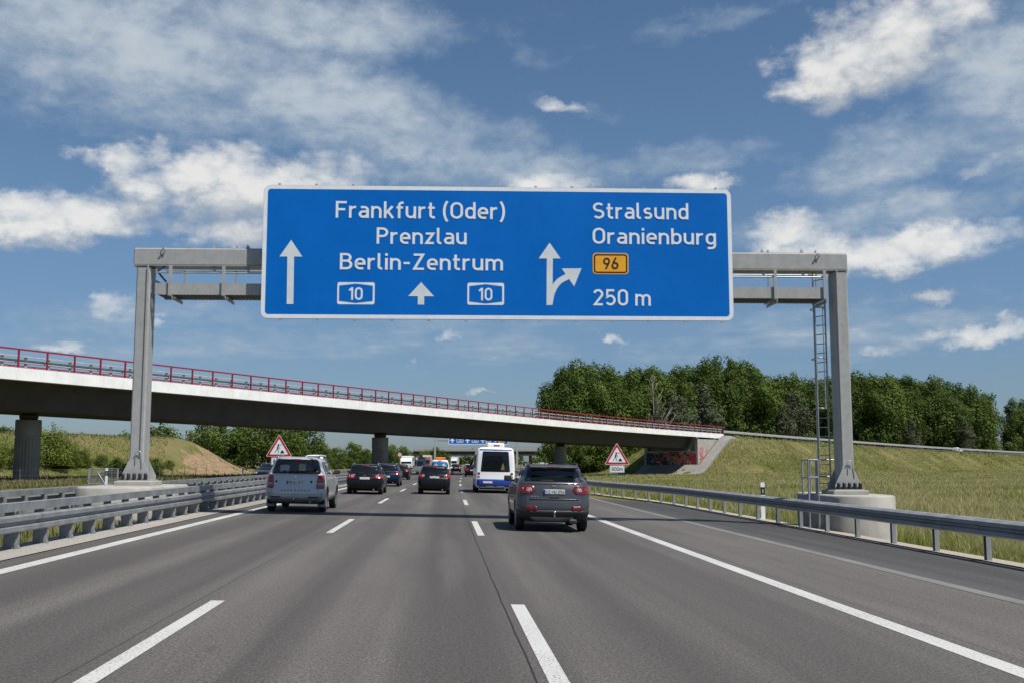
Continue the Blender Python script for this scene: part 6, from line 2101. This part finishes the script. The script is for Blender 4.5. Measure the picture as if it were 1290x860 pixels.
CIRRUS = [(130, 50, 340, 105, -6, 1.05), (430, 140, 330, 70, -14, .95), (330, 25, 130, 45, 0, 1.0), (640, 205, 190, 34, -8, .7), (1160, 180, 190, 44, 18, .75), (1270, 110, 110, 110, 20, .95), (1160, 160, 120, 30, 10, .6), (830, 205, 150, 22, 3, .40), (690, 25, 45, 20, 20, .15),
          (820, 45, 110, 14, 8, .22), (655, 60, 40, 22, -25, .25), (725, 135, 60, 14, -10, .30), (1090, 275, 200, 34, 2, .70), (1050, 415, 240, 40, 2, .42), (260, 420, 260, 36, 0, .45), (1210, 420, 110, 22, 5, .6),
          (30, 270, 120, 40, 5, .7), (560, 415, 200, 40, 0, .35), (300, 20, 330, 45, 0, .75)]
CUM = [(255, 225, 150, 46, 3, 1.15), (152, 203, 48, 28, 5, 1.0), (350, 245, 170, 62, -4, 1.15), (100, 272, 125, 38, 4, 1.1), (280, 285, 90, 32, 0, .9), (60, 285, 80, 24, 0, .8), (420, 215, 80, 30, -6, .8), (140, 385, 40, 19, 8, .72), (195, 400, 16, 8, 0, .6),
       (1095, 65, 125, 62, 14, 1.2), (1040, 92, 78, 34, 10, 1.05), (1130, 30, 120, 50, 0, 1.0), (1200, 300, 115, 26, 3, 1.1), (1110, 320, 190, 32, 2, 1.05), (985, 298, 70, 36, 10, .85), (1180, 372, 24, 9, 0, .55), (1235, 420, 66, 16, 6, .75),
       (560, 416, 20, 10, 0, .62), (690, 232, 60, 18, 0, .9), (880, 232, 46, 15, 0, .85), (85, 190, 26, 10, 0, .45), (70, 437, 45, 9, 2, .8), (780, 428, 14, 8, 0, .55), (605, 493, 26, 5, 0, .6), (515, 460, 9, 5, 0, .5), (630, 446, 10, 5, 0, .4),
       (1230, 215, 40, 12, 10, .45), (710, 132, 36, 12, -8, .5), (1130, 440, 30, 8, 0, .4)]

# thin streaky cloud
n1 = wt.noise(wt.scale(cpv, (1.0, 1.0, 1), (3.1, 1.7, 0)), 1.9, 9, .54, 0, .30)
n2 = wt.math('ADD', wt.math('MULTIPLY', wt.noise(cav, 30, 7, .6, 0, .2), .65), wt.math('MULTIPLY', wt.noise(wt.scale(cpv, (1, 1, 1), (7, 2, 0)), 8.5, 6, .60, 0, .3), .35))
mk = blobs(CIRRUS)
d = wt.math('ADD', wt.math('MULTIPLY', n1, .80), wt.math('MULTIPLY', n2, .70))
d = wt.math('ADD', d, wt.math('MULTIPLY', mk, .38))
dens1 = wt.ss(d, .70, 1.16, 0, .84)


# heaped cloud: soft billows
def voro(v, sc):
    n = wt.node('ShaderNodeTexVoronoi', feature='F1', inp={'Scale': sc, 'Randomness': 1.0})
    wt.l.new(v, n.inputs['Vector'])
    return n.outputs['Distance']


def cum_density(dy):
    v = cav if dy == 0 else wt.scale(cav, (1, 1, 1), (0, dy * 1.55, 0))
    jit = wt.node('ShaderNodeVectorMath', operation='SCALE', inp={0: wt.noise(v, 30, 4, .5, 1), 3: .016}).outputs[0]
    v2 = wt.node('ShaderNodeVectorMath', operation='ADD', inp={0: v, 1: jit}).outputs[0]
    a = wt.noise(v, 11, 7, .52)
    b = wt.math('SUBTRACT', .55, voro(v2, 24)); c = wt.math('SUBTRACT', .55, voro(v2, 58)); e = wt.noise(v, 110, 5, .65)
    s_ = wt.math('ADD', wt.math('MULTIPLY', a, 1.0), wt.math('MULTIPLY', b, .26))
    s_ = wt.math('ADD', s_, wt.math('MULTIPLY', c, .14))
    return wt.math('ADD', s_, wt.math('MULTIPLY', e, .22))


mc = blobs(CUM)
f0 = wt.math('ADD', cum_density(0), wt.math('MULTIPLY', mc, .42))
dens2 = wt.ss(f0, .62, 1.16, 0, .98)
# light from above: compare with the cloud a little higher up
f1 = wt.math('ADD', cum_density(.012), wt.math('MULTIPLY', blobs(CUM, -.030), .42))
lit = wt.ss(wt.math('SUBTRACT', f0, f1), -.30, .34)
deep = wt.ss(f0, .85, 1.35)
lit = wt.math('SUBTRACT', wt.math('ADD', wt.math('MULTIPLY', lit, .95), .12), wt.math('MULTIPLY', deep, .16), None, True)
K = 1 / SKYS
shade_c = (.33 * K, .365 * K, .41 * K, 1); lit_c = (.66 * K, .66 * K, .645 * K, 1)
cum_c = wt.mix(lit, shade_c, lit_c)
skyc = sky.outputs[0]
grade = wt.mix(1.0, skyc, wt.mix(wt.ss(el, .0, .30), (.56, .68, .90, 1), (.80, .94, 1.02, 1)), 'MULTIPLY')
cir_c = wt.mix(wt.ss(d, .9, 1.35), (.30 * K, .37 * K, .45 * K, 1), (.50 * K, .54 * K, .57 * K, 1))
col = wt.mix(dens1, grade, cir_c)
col = wt.mix(dens2, col, cum_c)
# no cloud below the horizon
wt.l.new(wt.mix(wt.ss(el, -.01, .012), grade, col), bg.inputs['Color'])
world.cycles.sampling_method = 'MANUAL'; world.cycles.sample_map_resolution = 512

sl = bpy.data.lights.new('sun', 'SUN'); sl.energy = 4.9; sl.angle = R(.53); sl.color = (1.0, .955, .88)
so = bpy.data.objects.new('sun', sl); COL.objects.link(so)
so.rotation_euler = (-SUN_DIR).to_track_quat('-Z', 'Y').to_euler()
so.location = (40, -40, 80)

cam = bpy.data.cameras.new('camera'); co_ = bpy.data.objects.new('camera', cam); COL.objects.link(co_)
cam.sensor_width = 36; cam.lens = 36 * FPX / 1290; cam.clip_start = .1; cam.clip_end = 12000
co_.location = (0, 0, CAM_H)
co_.rotation_euler = Matrix((RGT, UPV, -FWD)).transposed().to_euler()
scene.camera = co_
scene.view_settings.view_transform = 'Standard'; scene.view_settings.look = 'None'
scene.view_settings.exposure = .3; scene.view_settings.gamma = 1; scene.view_settings.use_curve_mapping = False
scene.render.engine = 'CYCLES'
scene.cycles.max_bounces = 6; scene.cycles.diffuse_bounces = 3; scene.cycles.glossy_bounces = 3; scene.cycles.transmission_bounces = 4; scene.cycles.transparent_max_bounces = 4
scene.cycles.use_denoising = True
